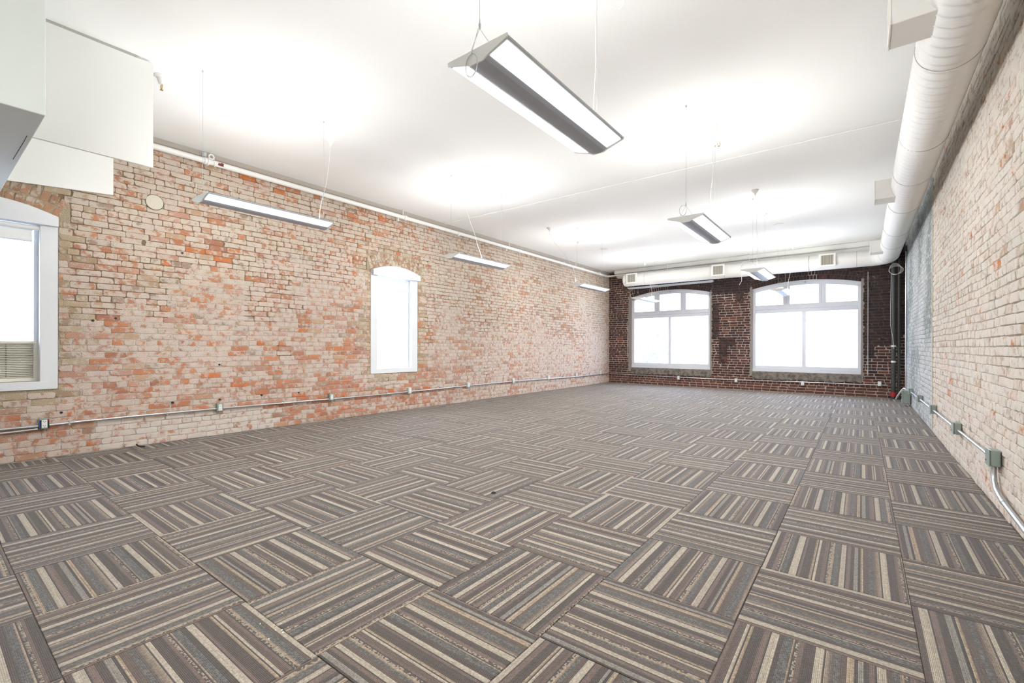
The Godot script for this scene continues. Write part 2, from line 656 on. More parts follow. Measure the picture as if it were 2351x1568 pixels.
# One brick: an uneven ten-cornered outline with worn edges. fr: middle of the brick on the wall, bas: along, up, out.
func brick(mb: MB, ce: Vector3, bas: Basis, w: float, h: float, proud: float, wear: float, base: Color) -> void:
	var c := minf(0.007, h * 0.14) * rng.randf_range(0.4, 1.5) * wear
	var hw := w * 0.5
	var hh := h * 0.5
	var m1 := rng.randf_range(-0.3, 0.3) * w
	var m2 := rng.randf_range(-0.3, 0.3) * w
	var pts := [Vector2(-hw + c, -hh), Vector2(m1, -hh), Vector2(hw - c, -hh), Vector2(hw, -hh + c), Vector2(hw, hh - c), Vector2(hw - c, hh), Vector2(m2, hh), Vector2(-hw + c, hh), Vector2(-hw, hh - c), Vector2(-hw, -hh + c)]
	var jit := 0.0022 * wear
	for k in 10: pts[k] += Vector2(rng.randf_range(-jit, jit), rng.randf_range(-jit, jit))
	if rng.randf() < 0.14 * wear:      # a broken corner
		var k: int = [0, 3, 5, 8][rng.randi() % 4]
		var pull := rng.randf_range(0.15, 0.45)
		pts[k] = pts[k].lerp(Vector2.ZERO, pull * 0.5)
		pts[(k + 9) % 10 if k in [0, 5] else (k + 1) % 10] *= 1.0 - pull * 0.35
	var tilt_u := rng.randf_range(-0.0035, 0.0035) * wear
	var tilt_v := rng.randf_range(-0.003, 0.003) * wear
	var st := mb.v.size()
	var bx := bas.x
	var by := bas.y
	var bz := bas.z
	var shade := PackedFloat32Array()
	for k in 10: shade.append(rng.randf_range(0.88, 1.1))
	for ring in 3:
		for k in 10:
			var p: Vector2 = pts[k]
			var od := (bx * p.x / hw + by * p.y / hh).normalized()
			var z := -0.012
			var nn := od
			if ring == 1:
				z = proud - 0.0028
				nn = (od * 0.7 + bz).normalized()
			if ring == 2:
				var ins := 0.0038
				p = Vector2(p.x - signf(p.x) * minf(ins, absf(p.x)), p.y - signf(p.y) * minf(ins, absf(p.y)))
				z = proud + tilt_u * p.x / hw + tilt_v * p.y / hh + rng.randf_range(-0.0012, 0.0012) * wear
				nn = (bz + od * 0.06).normalized()
			mb.col = base * shade[k]
			mb.col.a = 1.0
			mb.vert(ce + bx * p.x + by * p.y + bz * z, nn)
	mb.col = base * rng.randf_range(0.92, 1.06)
	mb.col.a = 1.0
	var bulge := rng.randf_range(-0.001, 0.003) * wear
	var i1 := mb.vert(ce - bx * hw * 0.45 + bz * (proud - tilt_u * 0.45 + bulge), bz)
	var i2 := mb.vert(ce + bx * hw * 0.45 + bz * (proud + tilt_u * 0.45 + bulge * 0.6), bz)
	var right := bx.cross(by).dot(bz) > 0
	for ring in 2:
		for k in 10:
			var a := st + ring * 10 + k
			var b := st + ring * 10 + (k + 1) % 10
			if right:
				mb.face(a, b, a + 10); mb.face(b, b + 10, a + 10)
			else:
				mb.face(b, a, a + 10); mb.face(b, a + 10, b + 10)
	var f := func(a: int, b: int, d: int) -> void:
		if right: mb.face(a, b, d)
		else: mb.face(b, a, d)
	var q := st + 20
	for k in 10:
		var l := (k + 1) % 10
		var mid := i2 if k in [2, 3, 4] or k == 1 or k == 5 else i1
		f.call(q + k, q + l, mid)
	f.call(i1, q + 1, i2)
	f.call(i2, q + 6, i1)

# Collects bricks; the largest in the picture become parts, the rest one field.
var field := []
func lay(o: Vector3, U: Vector3, N: Vector3, uu: float, y: float, w: float, h: float, turn := 0.0, data := {}) -> void:
	var ce := o + U * uu + Vector3.UP * y
	var px := to_pixel(ce + N * 0.01)
	var score := 0.0
	if px.z > 0.2 and px.x > -20 and px.x < 2371 and px.y > -20 and px.y < 1588:
		var to_cam := (Vector3(0, CAM_H, 0) - ce).normalized()
		score = w * h * absf(to_cam.dot(N)) / (px.z * px.z)
	var bas := Basis(U, Vector3.UP, N)
	if turn != 0.0:
		bas = Basis(U * cos(turn) + Vector3.UP * sin(turn), -U * sin(turn) + Vector3.UP * cos(turn), N)
	field.append([score, ce, bas, w, h, uu, y, data])

func courses(o: Vector3, U: Vector3, N: Vector3, ua: float, ub: float, ops: Array, len_ := 0.212, pitch := 0.0697, wob := 1.0, joint := 0.0) -> void:
	var y := 0.004
	var row := 0
	while y < HC - 0.02:
		var hh := minf(pitch, HC - y)
		var head := row % 7 == 3
		var l := 0.105 if head else len_
		var u := ua - rng.randf() * l
		if not head and row % 2 == 0: u = ua - l * 0.5 - rng.randf() * 0.03
		while u < ub:
			var ll := l * rng.randf_range(0.93, 1.06)
			if not head and rng.randf() < 0.06: ll *= 0.55
			var spans := [[maxf(u, ua), minf(u + ll, ub)]]
			for p in ops:
				var bl: Vector2 = p.blocked(y + hh * 0.5)
				if bl.x > bl.y: continue
				var nxt := []
				for s in spans:
					if s[1] <= bl.x or s[0] >= bl.y: nxt.append(s)
					else:
						if s[0] < bl.x: nxt.append([s[0], bl.x])
						if s[1] > bl.y: nxt.append([bl.y, s[1]])
				spans = nxt
			for s in spans:
				if s[1] - s[0] > 0.03:
					var jn := rng.randf_range(0.003, 0.009) + joint
					var mid: float = (s[0] + s[1]) * 0.5
					var sag := n_mid.get_noise_2d(mid * 0.35, y * 0.6 + 40.0) * 0.012 * wob
					lay(o, U, N, mid, y + hh * 0.5 + sag, s[1] - s[0] - jn, hh - rng.randf_range(0.005, 0.010) - joint, 0.0, {})
			u += ll
		y += pitch
		row += 1

func arch_rings(o: Vector3, U: Vector3, N: Vector3, p: Opening, data: Dictionary) -> void:
	for k in p.rings:
		var r0 := p.R() + 0.004 + k * 0.112
		var rm := r0 + 0.052
		var ha := asin(clampf((p.u1 - p.u0) * 0.5 / p.R(), -1, 1))
		var count := int(round(2.0 * ha * rm / 0.072))
		for q in count:
			var a := -ha + 2.0 * ha * (q + 0.5) / count
			lay(o, U, N, p.cu() + sin(a) * rm, p.cy() + cos(a) * rm, 2.0 * ha * rm / count - 0.010, 0.100, -a, data)

func raise_field(parent: Node3D, choose: Callable, most := 300) -> void:
	field.sort_custom(func(a, b): return a[0] > b[0])
	var rest := {}
	for k in field.size():
		var b: Array = field[k]
		var look: Dictionary = choose.call(b[5], b[6], b[7])
		var m: MB
		var part: bool = k < most and b[0] > 0.0
		if part: m = MB.new()
		else:
			if not rest.has(look.mat): rest[look.mat] = MB.new()
			m = rest[look.mat]
		brick(m, b[1], b[2], b[3], b[4], look.proud, look.wear, look.color)
		if part: put(m, "brick", mats[look.mat], parent)
	var am := ArrayMesh.new()
	for q in rest: rest[q].surface(am, mats[q])
	var o := MeshInstance3D.new()
	o.name = "brickwork"
	o.mesh = am
	o.set_meta("kind", "stuff")
	parent.add_child(o)
	field = []

var ops_left := []
var ops_back := []

func wall_left() -> void:
	var w := structure("wall_left")
	var o := Vector3(XL, 0, 0)
	var U := Vector3(0, 0, -1)
	var N := Vector3.RIGHT
	ops_left = [opening(-0.10, 0.968, 0.735, 2.53, 0.12), opening(4.87, 5.925, 0.715, 2.53, 0.11)]
	var tint := func(u: float, y: float) -> Color:
		var q := n_low.get_noise_2d(u * 1.3, y * 1.3 + 60.0)
		var old := 1.0 if (y - 1.75) * 1.2 + q * 2.2 + rng.randf_range(-0.25, 0.25) > 0.0 else rng.randf_range(0.0, 0.25)      # raked-out brown joints in the upper courses, lime pointing in the rest, in patches
		var c := lin(226, 218, 206).lerp(lin(146, 126, 104), old)
		if near_op(ops_left, u, y) > 0.6: c = lin(190, 176, 150)
		return c * 0.95
	wall_body(w, o, U, N, DF - 0.3, DB + 0.3, ops_left, tint)
	courses(o, U, N, DF, DB, ops_left)
	for p in ops_left: arch_rings(o, U, N, p, {"ring": true})
	var choose := func(u: float, y: float, data: Dictionary) -> Dictionary:
		var q := n_low.get_noise_2d(u, y * 1.2)
		var pw := 0.74 + 0.5 * q
		if y < 1.6 and u < 9.0: pw -= 0.10
		if y > 2.2: pw += 0.14
		if u > 6.3: pw += 0.16
		if y < 0.75 and u > 3.0 and u < 7.5: pw -= 0.25
		if y < 0.32 and u > 1.3 and u < 3.3: pw += 0.6
		var r := rng.randf()
		var lev := 0
		if r < pw * 0.68: lev = 3
		elif r < pw: lev = 2
		elif r < pw + 0.14: lev = 1
		var t := rng.randf()
		var col := lin(206, 140, 104)
		if t < 0.22: col = lin(208, 160, 138)
		elif t < 0.32: col = lin(190, 132, 106)
		elif t < 0.46: col = lin(202, 168, 138)
		elif t < 0.54: col = lin(178, 152, 132)
		elif t < 0.60: col = lin(214, 128, 78)
		if u > 6.3: col = col.lerp(lin(196, 166, 146), 0.4)
		col = col * rng.randf_range(0.86, 1.08)
		if y < 0.7: col = col.lerp(lin(206, 130, 100), 0.25)
		var set_ := "wash_left"
		if y > 2.0 + n_low.get_noise_2d(u * 0.8, 9.0) * 1.2: set_ = "wash_top"
		var near := near_op(ops_left, u, y)
		if data.has("ring"):
			col = lin(186, 144, 116) * rng.randf_range(0.8, 1.05); lev = (0 if u < 3.0 else 1) + rng.randi() % 2; set_ = "wash_top"
		elif near > rng.randf() * 1.2 + 0.12:
			col = lin(198, 176, 148) if rng.randf() < 0.6 else lin(180, 154, 126)
			lev = rng.randi() % 2
			set_ = "wash_top"
		if y < 0.34 and u > 1.3 and u < 3.4 and lev > 1: set_ = "wash_right"
		return {"mat": "%s_%d" % [set_, lev], "color": col, "proud": rng.randf_range(0.005, 0.011), "wear": 1.25}
	raise_field(w, choose)
	for q in [Vector2(2.086, 2.353), Vector2(1.439, 1.499), Vector2(2.507, 0.939), Vector2(2.513, 0.475), Vector2(1.988, 0.484), Vector2(3.048, 0.490), Vector2(3.589, 0.485), Vector2(0.991, 0.471), Vector2(1.244, 1.464)]:
		var mb := MB.new()
		mb.lathe([Vector2(0.013, -0.004), Vector2(0.013, 0.0145), Vector2(0.0, 0.0145)], Vector3(XL, q.y, -q.x), Basis(Vector3(0, 1, 0), Vector3(1, 0, 0), Vector3(0, 0, -1)), 9)
		put(mb, "drill_hole", mats["slot_black"], w)

func near_op(ops: Array, u: float, y: float) -> float:    # 1 beside or under an opening, 0 away from it: mud-coloured repairs lie there
	var best := 0.0
	for p in ops:
		var du := maxf(0.0, maxf(p.u0 - u, u - p.u1))
		var dy := maxf(0.0, maxf(p.y0 - y, y - p.spring - 0.25))
		var d := sqrt(du * du + dy * dy)
		best = maxf(best, clampf(1.0 - d / 0.30 + 0.35 * n_mid.get_noise_2d(u * 0.8, y * 0.8), 0.0, 1.0))
	return best

func wall_right() -> void:
	var w := structure("wall_right")
	var o := Vector3(XR, 0, 0)
	var U := Vector3(0, 0, -1)
	var N := Vector3.LEFT
	var tint := func(u: float, y: float) -> Color:
		var q := n_low.get_noise_2d(u * 1.5 + 30.0, y * 1.5)
		if u > 8.65: return lin(168, 172, 168).lerp(lin(120, 128, 122), clampf(0.4 + q, 0, 1))
		return lin(196, 187, 175).lerp(lin(160, 146, 130), clampf(0.4 + q, 0, 1))
	wall_body(w, o, U, N, DF - 0.3, DB, [], tint)
	courses(o, U, N, DF, DB - 0.4, [])
	var choose := func(u: float, y: float, _data: Dictionary) -> Dictionary:
		var q := n_low.get_noise_2d(u + 50.0, y)
		if u > 8.65:
			var g := lin(136, 144, 140).lerp(lin(188, 190, 190), clampf(0.55 + q * 1.9, 0, 1))
			var lev := 1 if (y < 1.0 and n_mid.get_noise_2d(u * 0.9, 3.0) > -0.05) or rng.randf() < 0.3 + q * 0.6 else 0
			return {"mat": "wash_green_%d" % lev, "color": g, "proud": rng.randf_range(0.002, 0.005), "wear": 0.9}
		var r := rng.randf()
		var lv := 3
		if r < 0.015 - q * 0.04: lv = 0
		elif r < 0.07: lv = 1
		elif r < 0.40: lv = 2
		var t := rng.randf()
		var col := lin(200, 174, 152)
		if t < 0.4: col = lin(198, 184, 168)
		elif t < 0.48: col = lin(206, 132, 84)
		elif t < 0.62: col = lin(186, 150, 128)
		return {"mat": "wash_right_%d" % lv, "color": col, "proud": rng.randf_range(0.004, 0.010), "wear": 1.2}
	raise_field(w, choose)
	var mb := MB.new()
	mb.box(P(XR - 0.010, HC * 0.5 - 0.1, 8.62), Vector3(0.016, HC - 0.25, 0.03), 0.004)
	put(mb, "paint_edge", mats["plug_plaster"], w)

func wall_back() -> void:
	var w := structure("wall_back")
	var a := P(XL, 0, DB)
	var b := P(XR, 0, DB + SK)
	var U := (b - a).normalized()
	var N := Vector3.UP.cross(U) * -1.0
	N = U.cross(Vector3.UP)
	if N.z < 0: N = -N
	var L := (b - a).length()
	var s := L / (XR - XL)
	var ux := func(x: float) -> float: return (x - XL) * s
	ops_back = [opening(ux.call(-5.985), ux.call(-3.515), 0.535, 2.80, 0.16), opening(ux.call(-2.40), ux.call(-0.015), 0.535, 2.78, 0.15)]
	for p in ops_back: p.bricks_from = 0.345
	var soot := func(u: float, y: float) -> float:
		var q := n_low.get_noise_2d(u * 1.4 + 80.0, y * 1.1) * 1.6
		var v := (y - 1.75) * 0.8 + q
		if u < 0.95: v -= 1.2
		if u > 6.7: v += 0.7
		return clampf(v, 0.0, 1.0)
	var tint := func(u: float, y: float) -> Color:
		return lin(204, 184, 174).lerp(lin(70, 64, 63), 0.9 if soot.call(u, y) > rng.randf_range(0.3, 0.55) else rng.randf_range(0.0, 0.2))
	wall_body(w, a, U, N, -0.2, L + 0.3, ops_back, tint)
	courses(a, U, N, 0.0, L, ops_back, 0.205, 0.0705, 0.4, 0.005)
	for p in ops_back: arch_rings(a, U, N, p, {"ring": true})
	var choose := func(u: float, y: float, data: Dictionary) -> Dictionary:
		var t := rng.randf()
		var col := lin(80, 57, 52)
		if t < 0.3: col = lin(92, 64, 57)
		elif t < 0.5: col = lin(64, 50, 49)
		elif t < 0.57: col = lin(118, 76, 62)
		elif t < 0.68: col = lin(66, 58, 60)
		if y < 0.34: col = col.lerp(lin(120, 80, 68), 0.5)
		var k: float = soot.call(u, y)
		if data.has("ring"): k = maxf(k, 0.55)
		if k > rng.randf() * 0.7 + 0.1: col = lin(54, 50, 52).lerp(lin(74, 58, 56), rng.randf())
		var lev := 1 if rng.randf() < 0.3 - k * 0.25 else 0
		return {"mat": "wash_back_%d" % lev, "color": col, "proud": rng.randf_range(0.002, 0.005), "wear": 0.8}
	raise_field(w, choose)
	# crumbly cement along the window sides
	for e in [[ops_back[0].u0, -1.0, 0.10], [ops_back[0].u1, 1.0, 0.05], [ops_back[1].u0, -1.0, 0.06], [ops_back[1].u1, 1.0, 0.05]]:
		var poly := PackedVector2Array()
		var y := 0.40
		var inner := []
		var outer := []
		while y < 2.86:
			inner.append(Vector2(e[0] + e[1] * 0.003, y))
			outer.append(Vector2(e[0] + e[1] * (e[2] + rng.randf_range(-0.022, 0.022)), y))
			y += 0.035
		outer.reverse()
		poly.append_array(PackedVector2Array(inner + outer))
		if Geometry2D.is_polygon_clockwise(poly): poly.reverse()
		var mb := MB.new()
		mb.prism(poly, Basis(U, Vector3.UP, N), a, -0.01, 0.014)
		put(mb, "cement_strip", mats["cement"], w)

# ------------------------------------------------------------------ windows
func windows_left() -> void:
	for k in 2:
		var p: Opening = ops_left[k]
		var w := structure("window_%d" % (k + 1))
		var f: Material = mats["trim_white"]
		var dm := (p.u0 + p.u1) * 0.5
		# jambs, sill and the arched head board that stands proud of the bricks
		for s in [-1.0, 1.0]:
			var mb := MB.new()
			var ju: float = p.u0 + 0.065 if s < 0 else p.u1 - 0.072
			mb.box(P(XL - 0.055, (p.y0 + 2.47) * 0.5, ju), Vector3(0.15, 2.47 - p.y0, 0.135), 0.004)
			put(mb, "jamb", f, w)
			mb = MB.new()
			mb.box(P(XL - 0.10, (p.y0 + 2.45) * 0.5, ju - s * 0.085), Vector3(0.05, 2.40 - p.y0, 0.035), 0.003)
			put(mb, "stop_bead", f, w)
		var mb := MB.new()
		mb.box(P(XL - 0.055, p.y0 + 0.035, dm), Vector3(0.152, 0.085, p.u1 - p.u0 - 0.02), 0.004)
		put(mb, "sill", f, w)
		var h0: float = p.u0 + (0.005 if k == 1 else -0.02)
		var h1: float = p.u1 + (0.014 if k == 1 else -0.010)
		var poly := PackedVector2Array()
		poly.append(Vector2(h0, 2.435)); poly.append(Vector2(h1, 2.435)); poly.append(Vector2(h1, 2.535))
		for q in 17:
			var u := lerpf(h1 - 0.05, h0 + 0.03, q / 16.0)
			poly.append(Vector2(u, p.top(u) - 0.004 if absf(u - dm) < (p.u1 - p.u0) * 0.5 else 2.535))
		poly.append(Vector2(h0, 2.535))
		if Geometry2D.is_polygon_clockwise(poly): poly.reverse()
		mb = MB.new()
		# depth runs along -z and the board is drawn out along +x
		mb.prism(poly, Basis(Vector3(0, 0, -1), Vector3.UP, Vector3.RIGHT), Vector3(XL, 0, 0), -0.10, 0.085)
		put(mb, "head_board", f, w)
		# sash frame and pane
		var ga: float = p.u0 + 0.155
		var gb: float = p.u1 - 0.150
		for e in [[ga - 0.02, 0.04, true], [gb + 0.02, 0.04, true], [p.y0 + 0.10, 0.05, false], [2.41, 0.05, false], [1.56, 0.0, false]]:
			if e[1] == 0.0: continue
			mb = MB.new()
			if e[2]: mb.box(P(XL - 0.135, (p.y0 + 2.44) * 0.5, e[0]), Vector3(0.04, 2.40 - p.y0, e[1]), 0.003)
			else: mb.box(P(XL - 0.135, e[0], dm), Vector3(0.042, e[1], gb - ga + 0.04), 0.003)
			put(mb, "sash_rail", f, w)
		mb = MB.new()
		mb.box(P(XL - 0.137, (p.y0 + 2.44) * 0.5, dm), Vector3(0.006, 2.36 - p.y0, gb - ga), 0.0)
		put(mb, "pane", mats["glass"], w)
	# rolled-up shade in the near window, with its bottom bar
	var near: Opening = ops_left[0]
	var sh := thing("roller_shade", "rolled-up fabric shade at the top of the near left window", "shade", P(XL - 0.05, 2.38, 0.43))
	var mb := MB.new()
	mb.tube([Vector3(0.03, 0.025, 0.47), Vector3(0.03, 0.025, -0.47)], 0.022, 14)
	put(mb, "roll", mats["panel_white"], sh)
	mb = MB.new()
	mb.box(Vector3(-0.012, -0.045, 0.02), Vector3(0.004, 0.12, 0.74), 0.001)
	put(mb, "fabric", mats["panel_white"], sh)
	mb = MB.new()
	mb.box(Vector3(-0.012, -0.11, 0.02), Vector3(0.014, 0.02, 0.74), 0.004)
	put(mb, "bottom_bar", mats["trim_white"], sh)
	mb = MB.new()
	mb.tube([Vector3(0.034, 0.0, -0.485), Vector3(0.036, -1.05, -0.488)], 0.003, 6)
	put(mb, "pull_cord", mats["lamp_silver"], sh)
	# louvred panel in the lower sash
	var v := thing("louvre_panel", "cream louvred panel in the bottom of the near left window", "vent", P(XL - 0.09, 0.815, 0.43))
	var dm := near.cu() - 0.43
	var y0 := 0.0
	var y1 := 0.415
	for e in [[Vector3(0, (y0 + y1) * 0.5, -dm - 0.385), Vector3(0.04, y1 - y0, 0.04)], [Vector3(0, (y0 + y1) * 0.5, -dm + 0.385), Vector3(0.04, y1 - y0, 0.04)], [Vector3(0, y0 + 0.018, -dm), Vector3(0.042, 0.036, 0.80)], [Vector3(0, y1 - 0.013, -dm), Vector3(0.042, 0.028, 0.80)]]:
		mb = MB.new()
		mb.box(e[0], e[1], 0.003)
		put(mb, "frame_bar", mats["vent_cream"], v)
	for k in 20:
		mb = MB.new()
		mb.box(Vector3(0, y0 + 0.046 + k * 0.0178, -dm), Vector3(0.022, 0.004, 0.735), 0.001, Basis(Vector3(0, 0, 1), -0.5))
		put(mb, "slat", mats["vent_cream"], v)
	for zz in [-0.17, 0.17]:
		for k in 19:
			mb = MB.new()
			mb.box(Vector3(0.012, y0 + 0.055 + k * 0.0178, zz), Vector3(0.004, 0.006, 0.012), 0.001)
			put(mb, "clip", mats["dark_gap"], v)
	mb = MB.new()
	mb.box(Vector3(-0.022, (y0 + y1) * 0.5, -dm), Vector3(0.004, y1 - y0 - 0.03, 0.75), 0.0)
	put(mb, "back_plate", mats["box_light"], v)

func arch_band(p: Opening, inset0: float, inset1: float, z0: float, z1: float, a: Vector3, U: Vector3, N: Vector3) -> MB:
	# the curved head of the frame
	var poly := PackedVector2Array()
	for q in 25:
		var u := lerpf(p.u0 + 0.002, p.u1 - 0.002, q / 24.0)
		poly.append(Vector2(u, p.top(u) - inset0))
	for q in 25:
		var u := lerpf(p.u1 - 0.002, p.u0 + 0.002, q / 24.0)
		poly.append(Vector2(u, p.top(u) - inset1))
	if Geometry2D.is_polygon_clockwise(poly): poly.reverse()
	var mb := MB.new()
	mb.prism(poly, Basis(U, Vector3.UP, N), a, z0, z1)
	return mb

func windows_back() -> void:
	var a := P(XL, 0, DB)
	var b := P(XR, 0, DB + SK)
	var U := (b - a).normalized()
	var N := U.cross(Vector3.UP)
	if N.z < 0: N = -N
	var s := (b - a).length() / (XR - XL)
	var rows := [[-5.897, -4.772, -4.693, -3.580, -5.230, -5.056, -4.407, -4.235], [-2.323, -1.240, -1.155, -0.083, -1.672, -1.518, -0.881, -0.724]]
	var bas := Basis(U, Vector3.UP, N)
	for k in 2:
		var p: Opening = ops_back[k]
		var w := structure("window_%d" % (k + 3))
		var q := []
		for x in rows[k]: q.append((x - XL) * s)
		var bar := func(u0: float, u1: float, y0: float, y1: float, called: String, z: float, dep: float) -> void:
			var mb := MB.new()
			mb.box(a + U * (u0 + u1) * 0.5 + Vector3.UP * (y0 + y1) * 0.5 + N * (z - dep * 0.5), Vector3(u1 - u0, y1 - y0, dep), 0.004, bas)
			put(mb, called, mats["frame_white"], w)
		var z := -0.035
		bar.call(p.u0 + 0.002, q[0], p.y0, p.spring + 0.01, "stile", z, 0.09)
		bar.call(q[3], p.u1 - 0.002, p.y0, p.spring + 0.01, "stile", z, 0.09)
		bar.call(q[0], q[3], p.y0 + 0.07, 0.69, "bottom_rail", z, 0.09)
		bar.call(p.u0 + 0.002, p.u1 - 0.002, p.y0, p.y0 + 0.068, "sill_board", z + 0.03, 0.14)
		bar.call(q[0], q[3], 2.115, 2.205, "transom", z, 0.09)
		bar.call(q[0], q[3], 2.21, 2.33, "upper_rail", z - 0.004, 0.085)
		bar.call(q[1], q[2], 0.69, 2.115, "mullion", z - 0.002, 0.085)
		bar.call(q[4], q[5] - 0.072, 2.33, p.spring + 0.12, "mullion", z - 0.004, 0.08)
		bar.call(q[6] + 0.06, q[7], 2.33, p.spring + 0.12, "mullion", z - 0.004, 0.08)
		put(arch_band(p, 0.0, 0.032, z - 0.09, z + 0.012, a, U, N), "arched_casing", mats["frame_white"], w)
		put(arch_band(p, 0.034, 0.115, z - 0.085, z, a, U, N), "arched_rail", mats["frame_white"], w)
		# the middle light opens: a sash of its own with a latch
		bar.call(q[5] - 0.07, q[5], 2.27, p.spring + 0.10, "vent_sash", z - 0.012, 0.06)
		bar.call(q[6], q[6] + 0.058, 2.27, p.spring + 0.10, "vent_sash", z - 0.012, 0.06)
		bar.call(q[5], q[6], 2.27, 2.332, "vent_sash", z - 0.012, 0.06)
		var mb := MB.new()
		mb.box(a + U * (q[5] * 0.45 + q[6] * 0.55) + Vector3.UP * (p.spring + p.rise - 0.055) + N * 0.0, Vector3(0.03, 0.035, 0.03), 0.005, bas)
		put(mb, "latch", mats["box_grey"], w)
		# panes
		for e in [[q[0], q[1], 0.69, 2.115], [q[2], q[3], 0.69, 2.115], [q[0], q[4], 2.33, p.spring + 0.06], [q[5], q[6], 2.33, p.spring + 0.10], [q[7], q[3], 2.33, p.spring + 0.06]]:
			mb = MB.new()
			mb.box(a + U * (e[0] + e[1]) * 0.5 + Vector3.UP * (e[2] + e[3]) * 0.5 + N * (z - 0.05), Vector3(e[1] - e[0], e[3] - e[2], 0.006), 0.0, bas)
			put(mb, "pane", mats["glass"], w)
		# rough stone sill
		mb = MB.new()
		var poly := PackedVector2Array()
		var steps := 28
		for i in steps + 1:
			var u := lerpf(p.u0 + 0.0, p.u1 + 0.01, float(i) / steps)
			poly.append(Vector2(u, 0.335 + rng.randf_range(-0.018, 0.016)))
		for i in steps + 1:
			var u := lerpf(p.u1 + 0.01, p.u0 + 0.0, float(i) / steps)
			poly.append(Vector2(u, 0.532 + rng.randf_range(-0.004, 0.003)))
		mb.prism(poly, bas, a, -0.02, 0.022)
		put(mb, "stone_sill", mats["stone"], w)
	# roller shade cassette over the left one
	var c := thing("shade_cassette", "long white shade cassette mounted above the left arched window", "shade", P(-4.73, 3.10, back_d(-4.73) - 0.078))
	var mb := MB.new()
	mb.box(Vector3.ZERO, Vector3(2.66, 0.05, 0.10), 0.008, bas)
	put(mb, "cassette", mats["frame_white"], c)
	mb = MB.new()
	mb.box(Vector3(0, -0.032, 0.02), Vector3(2.60, 0.014, 0.02), 0.004, bas)
	put(mb, "hem_bar", mats["box_light"], c)
	for e in [[0.115, 3.0, 0.52, "white bead chain hanging beside the right arched window"], [-6.10, 2.0, 0.86, "white bead chain hanging beside the left arched window"]]:
		var ch := thing("bead_chain", e[3], "chain", P(e[0], 0, back_d(e[0]) - 0.035), "shade chains on the dark wall")
		mb = MB.new()
		mb.tube([Vector3(0, e[2], 0), Vector3(0, e[1], 0)], 0.006, 6)
		put(mb, "chain", mats["cord_white"], ch)

# ------------------------------------------------------------------ soffits and panels, top left
func soffits() -> void:
	var s := thing("soffit_box", "pale grey boxed soffit cut off by the photo's left edge", "soffit", P(-5.5, 2.69, -1.0))
	var mb := MB.new()
	var x1 := -4.27
	var d1 := 0.552
	mb.box(P((XL + 0.03 + x1) * 0.5 + 5.5, (HC - 2.69) * 0.5, (DF + d1) * 0.5 + 1.0), Vector3(x1 - XL - 0.03, HC - 2.69 - 0.002, d1 - DF - 0.01), 0.004)
	put(mb, "box", mats["soffit_white"], s)
	mb = MB.new()
	var cr := [Vector2(-4.779, 0.517), Vector2(-4.929, 0.518), Vector2(-5.090, 0.517), Vector2(-5.246, 0.516), Vector2(-5.470, 0.514)]
	var path := []
	for q in cr: path.append(P(q.x + 5.5, 0.0, q.y + 1.0))
	mb.tube(path, 0.0022, 5)
	put(mb, "crack", mats["dark_gap"], s)
	var p := thing("ceiling_baffle", "large white panel hanging from the ceiling, top left", "panel", P(-4.99, 2.758, 0.9))
	mb = MB.new()
	mb.box(Vector3(-0.012, (HC - 2.758 - 0.025) * 0.5, -0.036), Vector3(0.024, HC - 2.758 - 0.025, 0.752), 0.002)
	put(mb, "board", mats["panel_white"], p)
	mb = MB.new()
	mb.box(Vector3(-0.012, HC - 2.758 - 0.0125, 0.0), Vector3(0.012, 0.025, 0.6), 0.0)
	put(mb, "gap_shade_strip", mats["duct_joint"], p)  # grey strip paints the shadow gap between board and ceiling
	var w := thing("drywall_sheet", "white board fixed flat on the bricks above the near window", "panel", P(XL + 0.034, 2.86, 1.0))
	mb = MB.new()
	var poly := PackedVector2Array([Vector2(-0.42, -0.034), Vector2(0.41, 0.035), Vector2(0.41, 0.82), Vector2(-0.42, 0.82)])
	mb.prism(poly, Basis(Vector3(0, 0, -1), Vector3.UP, Vector3.RIGHT), Vector3.ZERO, -0.012, 0.008)
	put(mb, "board", mats["panel_white"], w)

# ------------------------------------------------------------------ hanging lamps
func lamps() -> void:
	var rows := [
		[-1.415, 2.535, 2.20, "big hanging wing lamp nearest the camera", Vector3(-1.205, 0, 2.80), 0],
		[-1.46, 2.53, 5.50, "hanging wing lamp second in the right-hand row", Vector3(-1.349, 0, 5.555), 1],
		[-1.47, 2.50, 9.25, "hanging wing lamp third in the right-hand row, before the white duct", Vector3(-1.359, 0, 8.195), 2],
		[-1.50, 2.50, 12.45, "hanging wing lamp seen against the right arched window", Vector3(-1.367, 0, 13.3), 3],
		[-4.79, 2.54, 2.22, "hanging wing lamp nearest the near left window", Vector3(-5.16, 0, 3.12), 4],
		[-4.80, 2.53, 5.42, "hanging wing lamp up and right of the narrow left window", Vector3(-5.206, 0, 5.56), 5],
		[-4.79, 2.51, 9.15, "small hanging wing lamp beside the far left corner", Vector3(-5.24, 0, 8.19), 6],
		[-4.72, 2.50, 12.30, "hanging wing lamp seen against the left arched window", Vector3(-5.156, 0, 13.3), 7],
		[-1.41, 2.535, -1.05, "hanging wing lamp of the right-hand row, out of view behind the camera", Vector3(-1.35, 0, -0.2), 8],
	]
	for r in rows: lamp(r[0], r[1], r[2], r[3], r[4], r[5])

